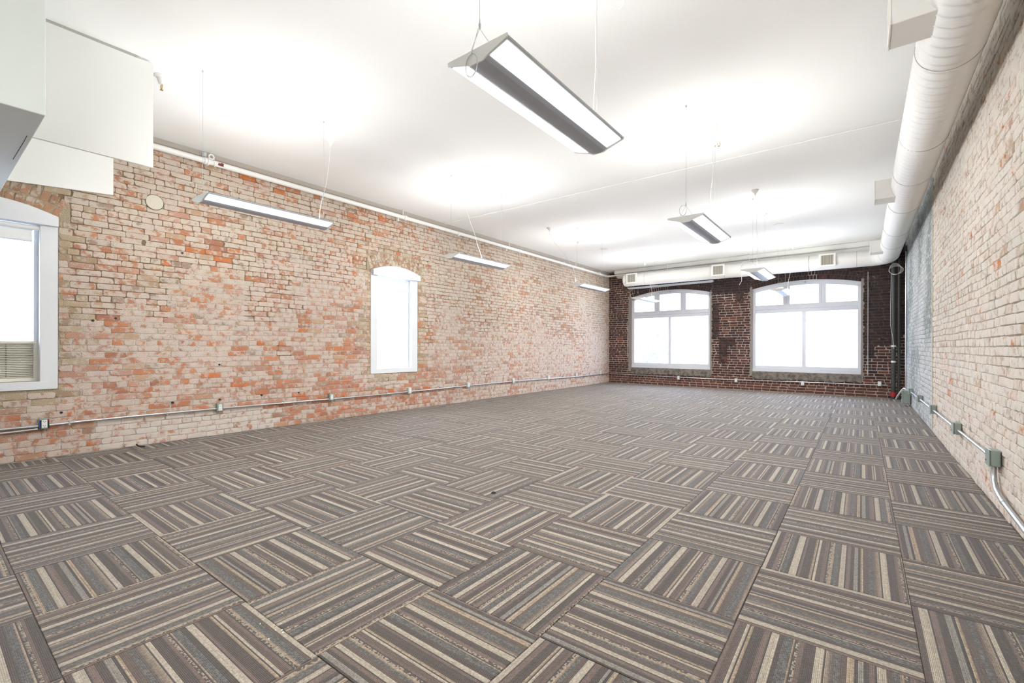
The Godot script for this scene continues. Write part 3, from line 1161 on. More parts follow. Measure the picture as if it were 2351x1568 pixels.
func lamp(x: float, y: float, d: float, label: String, can: Vector3, k: int) -> void:
	var t := thing("pendant_lamp", label, "lamp", P(x, y, d), "hanging wing lamps")
	var L := 1.225
	var bas := Basis(Vector3.RIGHT, Vector3.UP, Vector3.BACK)
	var z := L * 0.5
	var mb := MB.new()
	mb.prism(PackedVector2Array([Vector2(-0.178, 0.0), Vector2(-0.062, -0.034), Vector2(0.062, -0.034), Vector2(0.178, 0.0), Vector2(0.178, 0.012), Vector2(0.166, 0.012), Vector2(0.058, -0.022), Vector2(-0.058, -0.022), Vector2(-0.166, 0.012), Vector2(-0.178, 0.012)]), bas, Vector3.ZERO, -z, z)
	put(mb, "housing", mats["lamp_rim"], t)
	mb = MB.new()
	var sp := PackedVector2Array([Vector2(-0.066, -0.0335)])
	for q in 9:
		var a := lerpf(-1.0, 1.0, q / 8.0)
		sp.append(Vector2(a * 0.046, -0.046 - 0.005 * (1.0 - a * a)))
	sp.append(Vector2(0.066, -0.0335))
	mb.prism(sp, bas, Vector3.ZERO, -z, z)
	put(mb, "spine_cover", mats["lamp_spine"], t)
	for s in [-1.0, 1.0]:
		# luminous panel under each wing
		mb = MB.new()
		var p0 := Vector2(s * 0.168, -0.0045)
		var p1 := Vector2(s * 0.069, -0.0335)
		var nn := Vector2(-(p1 - p0).y, (p1 - p0).x).normalized()
		if nn.y > 0: nn = -nn
		var poly := PackedVector2Array([p0, p1, p1 + nn * 0.003, p0 + nn * 0.003])
		if Geometry2D.is_polygon_clockwise(poly): poly.reverse()
		mb.prism(poly, bas, Vector3.ZERO, -z + 0.012, z - 0.012)
		put(mb, "light_panel", mats["lamp_glow"], t)
		var al := AreaLight3D.new()
		al.name = "panel_light"
		al.area_size = Vector2(0.09, L - 0.05)
		al.light_energy = LAMP_DOWN
		al.light_color = c8(253, 253, 252)
		al.shadow_enabled = true
		var mid := (p0 + p1) * 0.5 + nn * 0.006
		var fwd := Vector3(nn.x, nn.y, 0)
		al.transform = Transform3D(Basis(Vector3(0, 0, 1).cross(fwd).normalized() * -1.0, Vector3(0, 0, 1), -fwd), Vector3(mid.x, mid.y, 0))
		t.add_child(al, true)
		# end cap
		mb = MB.new()
		mb.prism(PackedVector2Array([Vector2(-0.182, 0.014), Vector2(-0.182, -0.004), Vector2(-0.068, -0.040), Vector2(-0.040, -0.054), Vector2(0.040, -0.054), Vector2(0.068, -0.040), Vector2(0.182, -0.004), Vector2(0.182, 0.014)]), bas, Vector3.ZERO, s * z - (0.007 if s < 0 else 0.0), s * z + (0.007 if s > 0 else 0.0))
		put(mb, "end_cap", mats["lamp_silver"], t)
		# cable: bridle, gripper, wire to the ceiling
		var cz: float = s * (z - 0.02)
		for e in [-1.0, 1.0]:
			mb = MB.new()
			mb.tube([Vector3(0, 0.12, cz), Vector3(e * 0.07, 0.014, cz)], 0.0012, 5)
			put(mb, "bridle_wire", mats["cable_steel"], t)
		mb = MB.new()
		mb.lathe([Vector2(0.0, 0.115), Vector2(0.005, 0.118), Vector2(0.0055, 0.140), Vector2(0.003, 0.146), Vector2(0.002, 0.165), Vector2(0.0, 0.166)], Vector3(0, 0, cz), Basis.IDENTITY, 10)
		put(mb, "cable_gripper", mats["cable_steel"], t)
		mb = MB.new()
		mb.tube([Vector3(0, 0.16, cz), Vector3(0, HC - y, cz)], 0.0014, 5)
		put(mb, "suspension_wire", mats["cable_steel"], t)
		mb = MB.new()
		mb.lathe([Vector2(0.0, -0.018), Vector2(0.006, -0.018), Vector2(0.009, 0.0)], Vector3(0, HC - y, cz), Basis.IDENTITY, 10)
		put(mb, "ceiling_hook", mats["cable_steel"], t)
	# tube lying in the open top, and its light upward
	mb = MB.new()
	mb.tube([Vector3(0, -0.009, -z + 0.03), Vector3(0, -0.009, z - 0.03)], 0.012, 10)
	put(mb, "light_tube", mats["lamp_glow"], t)
	for s in [-1.0, 1.0]:       # the open top throws its light to both sides
		var up := AreaLight3D.new()
		up.name = "upper_light"
		up.area_size = Vector2(0.10, L - 0.06)
		up.light_energy = LAMP_UP * 0.5
		up.light_color = c8(252, 253, 252)
		up.shadow_enabled = true
		var dir := Vector3(s * sin(1.1), cos(1.1), 0)
		up.transform = Transform3D(Basis(Vector3(0, 0, 1).cross(dir) * -1.0, Vector3(0, 0, 1), -dir), Vector3(s * 0.055, 0.052, 0))
		t.add_child(up, true)
	# ceiling rose and its flex
	var cl := P(can.x, HC, can.z) - t.position
	mb = MB.new()
	mb.lathe([Vector2(0.0, -0.085), Vector2(0.007, -0.085), Vector2(0.009, -0.072), Vector2(0.054, -0.006), Vector2(0.056, 0.0), Vector2(0.0, 0.0)], cl, Basis.IDENTITY, 22)
	put(mb, "ceiling_rose", mats["duct_white"], t)
	var endz: float = clampf(cl.z, -z + 0.06, z - 0.06)
	var p0 := cl + Vector3(0, -0.08, 0)
	var p3 := Vector3(0.05 if k < 4 else -0.05, 0.0, endz)
	var path := []
	var drop := 0.55 if k in [2, 6, 3, 7] else 0.16
	var p1 := p0 + Vector3(0.0, -0.25, 0.0)
	var p2 := Vector3(p3.x + 0.04, p3.y + drop, p3.z)
	for q in 19:
		var f := q / 18.0
		path.append(p0.bezier_interpolate(p1, p2, p3, f) + Vector3(sin(f * 17.0 + k) * 0.010, 0, cos(f * 13.0 + k) * 0.010) * sin(f * PI))
	if k == 0:      # the near lamp's flex climbs beside its wire and curls over to the rose
		var cv := Curve3D.new()
		for q in [Vector3(-1.40, 2.54, 2.70), Vector3(-1.435, 2.75, 2.78), Vector3(-1.426, 3.10, 2.80), Vector3(-1.433, 3.42, 2.80), Vector3(-1.405, 3.46, 2.80), Vector3(-1.373, 3.463, 2.80), Vector3(-1.335, 3.438, 2.80), Vector3(-1.295, 3.40, 2.80), Vector3(-1.255, 3.375, 2.80), Vector3(-1.226, 3.39, 2.80), Vector3(-1.212, 3.44, 2.80), Vector3(-1.205, 3.62, 2.80)]:
			cv.add_point(P(q.x, q.y, q.z) - t.position)
		path = Array(cv.get_baked_points())
	mb = MB.new()
	mb.tube(path, 0.0028, 7)
	put(mb, "power_cord", mats["cord_white"], t)
	# surplus wire coiled at the near end
	if k in [0, 1, 4, 6]:
		path = []
		var cc := Vector3(-0.02, -0.06 if k == 0 else 0.07, z + 0.012)
		for q in 40:
			var f := q / 39.0
			var a := f * TAU * 1.7 + 1.6
			path.append(cc + Vector3(cos(a) * (0.034 + 0.004 * f), sin(a) * (0.05 + 0.006 * f), 0.006 * f + (0.004 * sin(a * 0.5))))
		if k == 0: path.push_front(Vector3(0, 0.115, z - 0.01))
		mb = MB.new()
		mb.tube(path, 0.0016, 5)
		put(mb, "wire_coil", mats["cable_steel"], t)

# ------------------------------------------------------------------ ducts
const DX := 0.483
const DY := 3.28
const DR := 0.185
const DBK := 13.66

func spiral_run(mb: MB, p0: Vector3, p1: Vector3, r: float, pitch := 0.115, sides := 32) -> void:
	var t := (p1 - p0).normalized()
	var L := (p1 - p0).length()
	var side := t.cross(Vector3.UP).normalized()
	var up := side.cross(t)
	var prof := [[0.0, 0.0], [0.88, 0.0], [0.91, 0.004], [0.97, 0.004]]
	var turns := int(ceil(L / pitch)) + 2
	var st := mb.v.size()
	var rings := 0
	for q in range(-1, turns):
		for e in prof:
			for k in sides + 1:
				var a := TAU * k / sides
				var s: float = clampf((q + e[0] + float(k) / sides) * pitch, 0.0, L)
				var d := side * cos(a) + up * sin(a)
				mb.vert(p0 + t * s + d * (r + e[1]), d)
			rings += 1
	for q in rings - 1:
		for k in sides:
			var a := st + q * (sides + 1) + k
			mb.face(a, a + sides + 1, a + 1)
			mb.face(a + 1, a + sides + 1, a + sides + 2)

func ring_band(mb: MB, at: Vector3, axis: Vector3, r: float, w: float) -> void:
	var side := axis.cross(Vector3.UP).normalized()
	mb.lathe([Vector2(r, -w * 0.5), Vector2(r + 0.0035, -w * 0.5), Vector2(r + 0.0035, w * 0.5), Vector2(r, w * 0.5)], at, Basis(side, axis, side.cross(axis)), 36)

func ducts() -> void:
	var t := thing("air_duct", "white round spiral duct running along the right wall and across the back", "duct", P(DX, DY, 6.0))
	var o := t.position
	var rb := 0.36
	var mb := MB.new()
	spiral_run(mb, P(DX, DY, DF + 0.02) - o, P(DX, DY, DBK - rb) - o, DR)
	put(mb, "side_run", mats["duct_white"], t)
	mb = MB.new()
	spiral_run(mb, P(DX - rb, DY, DBK) - o, P(-5.86, DY, DBK) - o, DR)
	put(mb, "back_run", mats["duct_white"], t)
	mb = MB.new()
	var path := []
	for q in 13:
		var a := q / 12.0 * PI * 0.5
		path.append(P(DX - rb + cos(a) * rb, DY, DBK - rb + sin(a) * rb) - o)
	mb.tube(path, DR + 0.002, 32, false)
	put(mb, "elbow", mats["duct_white"], t)
	for q in [2, 5, 8, 11]:
		mb = MB.new()
		ring_band(mb, path[q], (path[q + 1] - path[q - 1]).normalized(), DR + 0.001, 0.016)
		put(mb, "elbow_seam", mats["duct_white"], t)
	mb = MB.new()
	mb.lathe([Vector2(DR, 0.0), Vector2(DR, 0.05), Vector2(DR * 0.97, 0.07), Vector2(DR * 0.85, 0.085), Vector2(0, 0.09)], P(-5.86, DY, DBK) - o, Basis(Vector3(0, 1, 0), Vector3(-1, 0, 0), Vector3(0, 0, 1)), 32)
	put(mb, "end_dome", mats["duct_white"], t)
	for d in [3.45, 4.35, 6.0, 7.2, 8.6, 10.3, 11.6, 12.9]:
		mb = MB.new()
		ring_band(mb, P(DX, DY, d) - o, Vector3(0, 0, -1), DR + 0.0005, 0.003)
		put(mb, "joint_seam", mats["duct_joint"], t)
	for x in [-5.25, -3.0, -1.05, -0.1]:
		mb = MB.new()
		ring_band(mb, P(x, DY, DBK) - o, Vector3(-1, 0, 0), DR + 0.001, 0.02 if x == -1.05 else 0.008)
		put(mb, "joint_seam", mats["duct_joint"], t)
	# collars with registers, facing the room
	for d in [3.79, 7.95, 12.25]:
		register(t, P(0.25, 3.275, d) - o, Basis(Vector3(0, 0, 1), Vector3.UP, Vector3(-1, 0, 0)), 0.30, 0.25, 0.22)
	for x in [-5.632, -3.142, -0.67]:
		register(t, P(x, 3.30, DBK - 0.15) - o, Basis(Vector3(1, 0, 0), Vector3.UP, Vector3(0, 0, 1)), 0.33, 0.30, 0.13)
	# hanger rods
	for x in [-4.6, -2.4, -0.35]:
		mb = MB.new()
		mb.tube([P(x, DY + DR - 0.02, DBK) - o, P(x, HC, DBK) - o], 0.006, 6)
		put(mb, "hanger_rod", mats["lamp_silver"], t)
	for d in [2.0, 5.2, 8.4, 11.0]:
		mb = MB.new()
		mb.tube([P(DX, DY + DR - 0.02, d) - o, P(DX, HC, d) - o], 0.006, 6)
		put(mb, "hanger_rod", mats["lamp_silver"], t)
	# white boxed beam under the ceiling, before the back wall
	var b := P(XL, 0, DB)
	var U := (P(XR, 0, DB + SK) - b).normalized()
	var N := U.cross(Vector3.UP)
	if N.z < 0: N = -N
	var L := 7.0
	var m := b + U * (0.35 + L * 0.5)
	var bm := structure("trim_2")
	mb = MB.new()
	mb.box(m + Vector3.UP * 3.635 + N * 0.15, Vector3(L, 0.124, 0.32), 0.02, Basis(U, Vector3.UP, N))
	put(mb, "upper_beam", mats["white_paint"], bm)
	mb = MB.new()
	mb.box(m + Vector3.UP * 3.51 + N * 0.12, Vector3(L - 0.1, 0.126, 0.24), 0.02, Basis(U, Vector3.UP, N))
	put(mb, "lower_beam", mats["white_paint"], bm)

func register(t: Node3D, at: Vector3, bas: Basis, w: float, h: float, dep: float) -> void:
	# box from the duct outwards (bas.z), a flange round its mouth and slats
	var mb := MB.new()
	mb.box(at, Vector3(w, h, dep), 0.003, bas)
	var bx := put(mb, "register_box", mats["duct_white"], t)
	var f := dep * 0.5 + 0.004
	var gw := w - 0.07
	var gh := h - 0.06
	for e in [[0.0, (h + gh) * 0.25, w + 0.012, (h - gh) * 0.5 + 0.006], [0.0, -(h + gh) * 0.25, w + 0.012, (h - gh) * 0.5 + 0.006], [(w + gw) * 0.25, 0.0, (w - gw) * 0.5 + 0.006, gh], [-(w + gw) * 0.25, 0.0, (w - gw) * 0.5 + 0.006, gh]]:
		mb = MB.new()
		mb.box(at + bas * Vector3(e[0], e[1], f), Vector3(e[2], e[3], 0.010), 0.002, bas)
		put(mb, "flange", mats["duct_white"], bx)
	mb = MB.new()
	mb.box(at + bas * Vector3(0, 0, dep * 0.5 + 0.0005), Vector3(gw, gh, 0.001), 0.0, bas)
	put(mb, "opening", mats["dark_gap"], bx)
	for k in 14:
		mb = MB.new()
		mb.box(at + bas * Vector3(lerpf(-gw * 0.5, gw * 0.5, (k + 0.5) / 14.0), 0, f + 0.001), Vector3(gw / 14.0 * 0.4, gh, 0.006), 0.001, bas)
		put(mb, "slat", mats["vent_cream"], bx)

# ------------------------------------------------------------------ sprinkler pipe along the left wall
func pipes() -> void:
	var t := thing("sprinkler_pipe", "white sprinkler pipe along the top of the left brick wall", "pipe", P(XL + 0.10, 3.56, 0))
	var mb := MB.new()
	mb.tube([P(0, 0, 0.56), P(0, 0, 5.0), P(0, -0.012, 9.0), P(0, -0.03, 13.95)], 0.036, 16)
	put(mb, "pipe", mats["duct_white"], t)
	mb = MB.new()
	mb.tube([P(0, -0.03, 13.95), P(0.05, -0.03, 14.02), P(0.2, -0.03, 14.03), P(3.2, -0.03, 13.90)], 0.026, 12)
	put(mb, "branch_pipe", mats["duct_white"], t)
	for d in [2.32, 5.55, 6.95, 9.1, 11.2, 12.3, 13.4]:
		mb = MB.new()
		mb.lathe([Vector2(0.036, -0.03), Vector2(0.046, -0.028), Vector2(0.046, 0.028), Vector2(0.036, 0.03)], P(0, 0 if d < 6 else -0.014, d), Basis(Vector3.RIGHT, Vector3(0, 0, -1), Vector3.UP), 18)
		put(mb, "coupling", mats["duct_white"], t)
	for d in [5.5, 8.7, 11.9]:
		mb = MB.new()
		mb.tube([P(0.0, 0.0, d), P(0.0, 0.137, d)], 0.008, 8)
		put(mb, "hanger", mats["duct_white"], t)
		mb = MB.new()
		mb.box(P(-0.03, -0.05, d - 0.1), Vector3(0.05, 0.09, 0.025), 0.004)
		put(mb, "bracket", mats["duct_white"], t)
	# a clamp with a ring and two wire tails, and a chip of old paint
	mb = MB.new()
	var ring := []
	for q in 21:
		var a := q / 20.0 * TAU
		ring.append(P(0.05, 0.055 + sin(a) * 0.028, 2.36 + cos(a) * 0.028))
	mb.tube(ring, 0.009, 8)
	put(mb, "clamp_ring", mats["duct_white"], t)
	mb = MB.new()
	mb.lathe([Vector2(0.0, 0.0), Vector2(0.02, 0.0), Vector2(0.02, 0.05), Vector2(0.0, 0.05)], P(0.0, 0.05, 2.30), Basis.IDENTITY, 14)
	put(mb, "clamp_bolt", mats["box_light"], t)
	for s in [-1.0, 1.0]:
		mb = MB.new()
		mb.tube([P(0.05, 0.05, 2.36 + s * 0.03), P(0.055, -0.01, 2.36 + s * 0.034), P(0.04, -0.06, 2.36 + s * 0.04), P(0.05, -0.075, 2.36 + s * 0.055)], 0.004, 6)
		put(mb, "wire_tail", mats["cord_white"], t)
	mb = MB.new()
	mb.prism(PackedVector2Array([Vector2(-0.03, -0.02), Vector2(0.035, -0.024), Vector2(0.04, 0.012), Vector2(0.015, 0.02), Vector2(-0.008, 0.004), Vector2(-0.02, 0.018)]), Basis(Vector3(0, 0, -1), Vector3.UP, Vector3.RIGHT), P(0.0, 0.0, 2.47), 0.030, 0.0375)
	put(mb, "bare_patch", mats["rust_red"], t)
	# round plaster plug in the bricks
	var pl := thing("flue_plug", "round plaster flue cover set in the left bricks, near the first lamp", "plug", P(XL + 0.012, 2.917, 1.80))
	mb = MB.new()
	mb.lathe([Vector2(0.088, -0.012), Vector2(0.088, 0.004), Vector2(0.080, 0.008), Vector2(0.0, 0.009)], Vector3.ZERO, Basis(Vector3(0, 1, 0), Vector3(1, 0, 0), Vector3(0, 0, -1)), 28)
	put(mb, "disc", mats["plug_plaster"], pl)
	mb = MB.new()
	mb.lathe([Vector2(0.088, -0.010), Vector2(0.094, -0.010), Vector2(0.094, 0.0), Vector2(0.088, 0.0)], Vector3.ZERO, Basis(Vector3(0, 1, 0), Vector3(1, 0, 0), Vector3(0, 0, -1)), 28)
	put(mb, "rim", mats["dark_gap"], pl)

# ------------------------------------------------------------------ surface conduit and outlet boxes
func outlet(label: String, at: Vector3, bas: Basis, w: float, h: float, dep: float, style: String, group: String) -> void:
	# bas.z looks into the room; at lies on the wall
	var t := thing("outlet_box", label, "outlet", at, group)
	t.basis = bas
	var mb := MB.new()
	mb.box(Vector3(0, 0, dep * 0.5), Vector3(w, h, dep), 0.006)
	put(mb, "box", mats["box_light"] if style == "light" else mats["box_grey"], t)
	if style == "blank":
		mb = MB.new()
		mb.box(Vector3(0, 0, dep + 0.003), Vector3(w + 0.006, h + 0.006, 0.006), 0.003)
		put(mb, "cover_plate", mats["box_grey"], t)
		for s in [-0.25, 0.25]:
			mb = MB.new()
			mb.lathe([Vector2(0.006, 0.0), Vector2(0.006, 0.002), Vector2(0.0, 0.003)], Vector3(-w * 0.5 + 0.02, s * h, dep + 0.006), Basis(Vector3.RIGHT, Vector3.BACK, Vector3.UP), 10)
			put(mb, "screw", mats["slot_black"], t)
		return
	mb = MB.new()
	mb.box(Vector3(0, 0, dep + 0.002), Vector3(w * 0.55, h * 0.72, 0.008), 0.003)
	put(mb, "receptacle", mats["receptacle"], t)
	for s in [-1.0, 1.0]:
		for q in [-1.0, 1.0]:
			mb = MB.new()
			mb.box(Vector3(q * w * 0.10, s * h * 0.19 + 0.004, dep + 0.0065), Vector3(0.003, 0.010, 0.002), 0.0)
			put(mb, "slot", mats["slot_black"], t)
		mb = MB.new()
		mb.lathe([Vector2(0.003, 0.0), Vector2(0.003, 0.0015), Vector2(0.0, 0.0015)], Vector3(0, s * h * 0.19 - 0.010, dep + 0.006), Basis(Vector3.RIGHT, Vector3.BACK, Vector3.UP), 8)
		put(mb, "slot", mats["slot_black"], t)
	if style == "open":
		for e in [[-0.42, "wire_blue"], [0.42, "slot_black"], [-0.36, "slot_black"]]:
			mb = MB.new()
			mb.box(Vector3(e[0] * w, -0.006, dep + 0.001), Vector3(0.010, h * 0.8, 0.006), 0.002)
			put(mb, "wire", mats[e[1]], t)
		mb = MB.new()
		mb.box(Vector3(0.40 * w, 0.036, dep + 0.003), Vector3(0.010, 0.024, 0.006), 0.002)
		put(mb, "wire", mats["wire_red"], t)

func conduits() -> void:
	# left wall
	var t := thing("conduit", "thin metal conduit running low along the left brick wall", "conduit", P(XL + 0.036, 0.365, 0))
	var dl := [0.857, 2.498, 4.104, 5.707, 7.328, 8.933, 10.518, 12.047, 13.621]
	var stops := [-0.5]
	for d in dl: stops.append_array([d - 0.0395, d + 0.0395])
	stops.append(DB - 0.06)
	var mb: MB
	var path := []
	for k in range(0, stops.size(), 2):
		path = []
		for q in 7:
			var d := lerpf(stops[k], stops[k + 1], q / 6.0)
			var y := -0.015 + 0.012 * sin(d * 0.9) - clampf((d - 6.0) / 8.4, 0, 1) * 0.04
			if d < 0.9: y = -0.012
			path.append(P(0, y, d))
		mb = MB.new()
		mb.tube(path, 0.0125, 10)
		put(mb, "tube", mats["galvanised"], t)
	mb = MB.new()
	mb.tube([P(0, -0.062, -0.5), P(0, -0.055, 0.4), P(0, -0.042, 0.812)], 0.011, 10)
	put(mb, "lower_tube", mats["galvanised"], t)
	for d in [1.05, 1.92, 3.35, 4.35, 5.2, 6.5, 8.1, 9.7, 11.3, 12.9]:
		mb = MB.new()
		mb.box(P(-0.002, -0.012, d), Vector3(0.030, 0.05, 0.022), 0.006)
		put(mb, "strap", mats["galvanised"], t)
	var xs := Basis(Vector3(0, 0, -1), Vector3.UP, Vector3.RIGHT)
	var nl := ["open outlet box with blue and red wires under the near left window", "grey outlet box on the left wall, second from the near window", "grey outlet box on the left wall, third from the near window", "small outlet box low under the narrow left window", "outlet box on the left wall, first past the narrow window", "outlet box on the left wall, second past the narrow window", "outlet box on the left wall, third past the narrow window", "outlet box on the left wall, last but one before the far corner", "outlet box on the left wall, nearest the far corner"]
	for k in 9:
		outlet(nl[k], P(XL + 0.008, 0.375 if k < 3 else 0.36, dl[k]), xs, 0.076, 0.112, 0.055, "open" if k == 0 else ("grey" if k < 3 else "light"), "outlet boxes along the left wall")
	# back wall
	var a := P(XL, 0, DB)
	var U := (P(XR, 0, DB + SK) - a).normalized()
	var N := U.cross(Vector3.UP)
	if N.z < 0: N = -N
	var tb := thing("conduit", "thin metal conduit running low along the dark back wall", "conduit", a + N * 0.034 + Vector3.UP * 0.283)
	var xb := [-4.424, -2.805, -1.211, 0.338]
	stops = [0.07]
	for x in xb: stops.append_array([(x - XL) * 1.00186 - 0.040, (x - XL) * 1.00186 + 0.040])
	stops.append(7.30)
	for k in range(0, stops.size(), 2):
		path = []
		for q in 5:
			var u := lerpf(stops[k], stops[k + 1], q / 4.0)
			path.append(U * u + Vector3.UP * (0.012 * sin(u * 1.1 + 1.0) + (0.015 if u > 6.9 else 0.0)))
		mb = MB.new()
		mb.tube(path, 0.0125, 10)
		put(mb, "tube", mats["galvanised"], tb)
	for u in [0.6, 1.7, 3.2, 4.8, 6.3]:
		mb = MB.new()
		mb.box(U * u, Vector3(0.022, 0.05, 0.030), 0.006, Basis(U, Vector3.UP, N))
		put(mb, "strap", mats["galvanised"], tb)
	var nb := ["light outlet box on the back wall under the left arched window", "light outlet box on the back wall between the arched windows", "light outlet box on the back wall under the right arched window", "light outlet box on the back wall, nearest the dark steel pipes"]
	for k in 4:
		outlet(nb[k], P(xb[k], 0.258 if k < 3 else 0.33, back_d(xb[k])) + N * 0.006, Basis(U, Vector3.UP, N), 0.076, 0.112, 0.05, "light", "outlet boxes along the back wall")
	# right wall
	var tr := thing("conduit", "metal conduit running low along the pale right wall, bending to the floor", "conduit", P(XR - 0.038, 0.36, 4.7))
	var dr := [4.70, 6.30, 8.20, 9.95, 11.7]
	for k in 5:
		var da: float = dr[k] + 0.0625 - 4.7
		var db: float = (dr[k + 1] - 0.0625 if k < 4 else 12.12) - 4.7
		var ya := 0.022 - 0.013 * k
		mb = MB.new()
		mb.tube([P(0, ya, da), P(0, ya - 0.006, (da + db) * 0.5), P(0, ya - 0.013, db)], 0.0125, 10)
		put(mb, "tube", mats["galvanised"], tr)
	mb = MB.new()
	mb.tube([P(0, -0.027, 0.02), P(0, -0.09, 0.02), P(0, -0.135, 0.0), P(0, -0.175, -0.06), P(0, -0.20, -0.16), P(0, -0.215, -0.30), P(0, -0.245, -0.9), P(0, -0.27, -1.6)], 0.016, 12)
	put(mb, "lower_tube", mats["galvanised"], tr)
	mb = MB.new()
	mb.lathe([Vector2(0.016, -0.025), Vector2(0.019, -0.022), Vector2(0.019, 0.022), Vector2(0.016, 0.025)], P(0, -0.213, -0.27), Basis(Vector3.RIGHT, Vector3(0, 0, -1), Vector3.UP), 14)
	put(mb, "coupling", mats["galvanised"], tr)
	var xr := Basis(Vector3(0, 0, 1), Vector3.UP, Vector3.LEFT)
	var nr := ["green-grey junction box on the right wall, nearest the camera", "green-grey junction box on the right wall, second from the camera", "green-grey junction box on the right wall at the painted edge", "green-grey junction box on the grey painted wall, nearer of two", "green-grey junction box on the grey painted wall, beside the big cabinet"]
	for k in 5:
		outlet(nr[k], P(XR - 0.014, 0.395 - 0.013 * k, dr[k]), xr, 0.115, 0.115, 0.055, "blank", "junction boxes along the right wall")
	var bigb := thing("junction_cabinet", "big green-grey electrical box low on the right wall by the corner", "box", P(XR - 0.016, 0.19, 12.25))
	mb = MB.new()
	mb.box(Vector3(-0.06, 0, 0), Vector3(0.12, 0.25, 0.20), 0.006)
	put(mb, "body", mats["box_grey"], bigb)
	mb = MB.new()
	mb.box(Vector3(-0.123, 0, 0), Vector3(0.006, 0.256, 0.206), 0.003)
	put(mb, "cover", mats["box_grey"], bigb)

# ------------------------------------------------------------------ things on the ceiling
func sprinkler(label: String, x: float, d: float, s := 1.0) -> void:
	var t := thing("fire_sprinkler", label, "sprinkler", P(x, HC, d), "sprinkler heads under the ceiling")
	var mb := MB.new()
	mb.lathe([Vector2(0.0, -0.062 * s), Vector2(0.016 * s, -0.062 * s), Vector2(0.022 * s, -0.045 * s), Vector2(0.032 * s, -0.018 * s), Vector2(0.046 * s, -0.006 * s), Vector2(0.048 * s, 0.0)], Vector3.ZERO, Basis.IDENTITY, 20)
	put(mb, "cup", mats["duct_white"], t)
	for e in [-1.0, 1.0]:
		mb = MB.new()
		mb.tube([Vector3(e * 0.012, -0.06, 0) * s, Vector3(e * 0.016, -0.08, 0) * s, Vector3(e * 0.003, -0.10, 0) * s], 0.003 * s, 6)
		put(mb, "frame_arm", mats["brass"], t)
	mb = MB.new()
	mb.lathe([Vector2(0.0, -0.104 * s), Vector2(0.011 * s, -0.104 * s), Vector2(0.011 * s, -0.101 * s), Vector2(0.0, -0.100 * s)], Vector3.ZERO, Basis.IDENTITY, 14)
	put(mb, "deflector", mats["brass"], t)

func ceiling_bits() -> void:
	sprinkler("white sprinkler head on the ceiling beside the big hanging panel", -5.20, 1.43, 1.25)
	sprinkler("white sprinkler head beside the second ceiling rose of the right row", -1.371, 5.90)
	sprinkler("white sprinkler head beyond the third ceiling rose of the right row", -1.377, 9.42)
	sprinkler("white sprinkler head on the far left of the ceiling", -5.24, 9.40)
	for e in [[-5.237, 10.757, "flat white round ceiling plate near the far left corner"], [-1.353, 10.767, "flat white round ceiling plate before the white beam, on the right"]]:
		var t := thing("ceiling_plate", e[2], "plate", P(e[0], HC, e[1]))
		var mb := MB.new()
		mb.lathe([Vector2(0.0, -0.014), Vector2(0.085, -0.014), Vector2(0.10, -0.006), Vector2(0.10, 0.0)], Vector3.ZERO, Basis.IDENTITY, 28)
		put(mb, "plate", mats["duct_white"], t)
	# a flex dangling at the back duct
	var mb: MB
	var g := thing("loose_flex", "loose white flex dangling before the middle of the back duct", "cable", P(-2.55, 3.47, DBK - 0.20))
	mb = MB.new()
	mb.tube([Vector3(0.12, 0.0, -0.1), Vector3(0.02, -0.02, 0.0), Vector3(-0.04, -0.12, 0.02), Vector3(-0.03, -0.28, 0.02), Vector3(0.0, -0.42, 0.02), Vector3(0.0, -0.52, 0.02), Vector3(-0.06, -0.62, 0.02)], 0.006, 7)
	put(mb, "flex", mats["cord_white"], g)

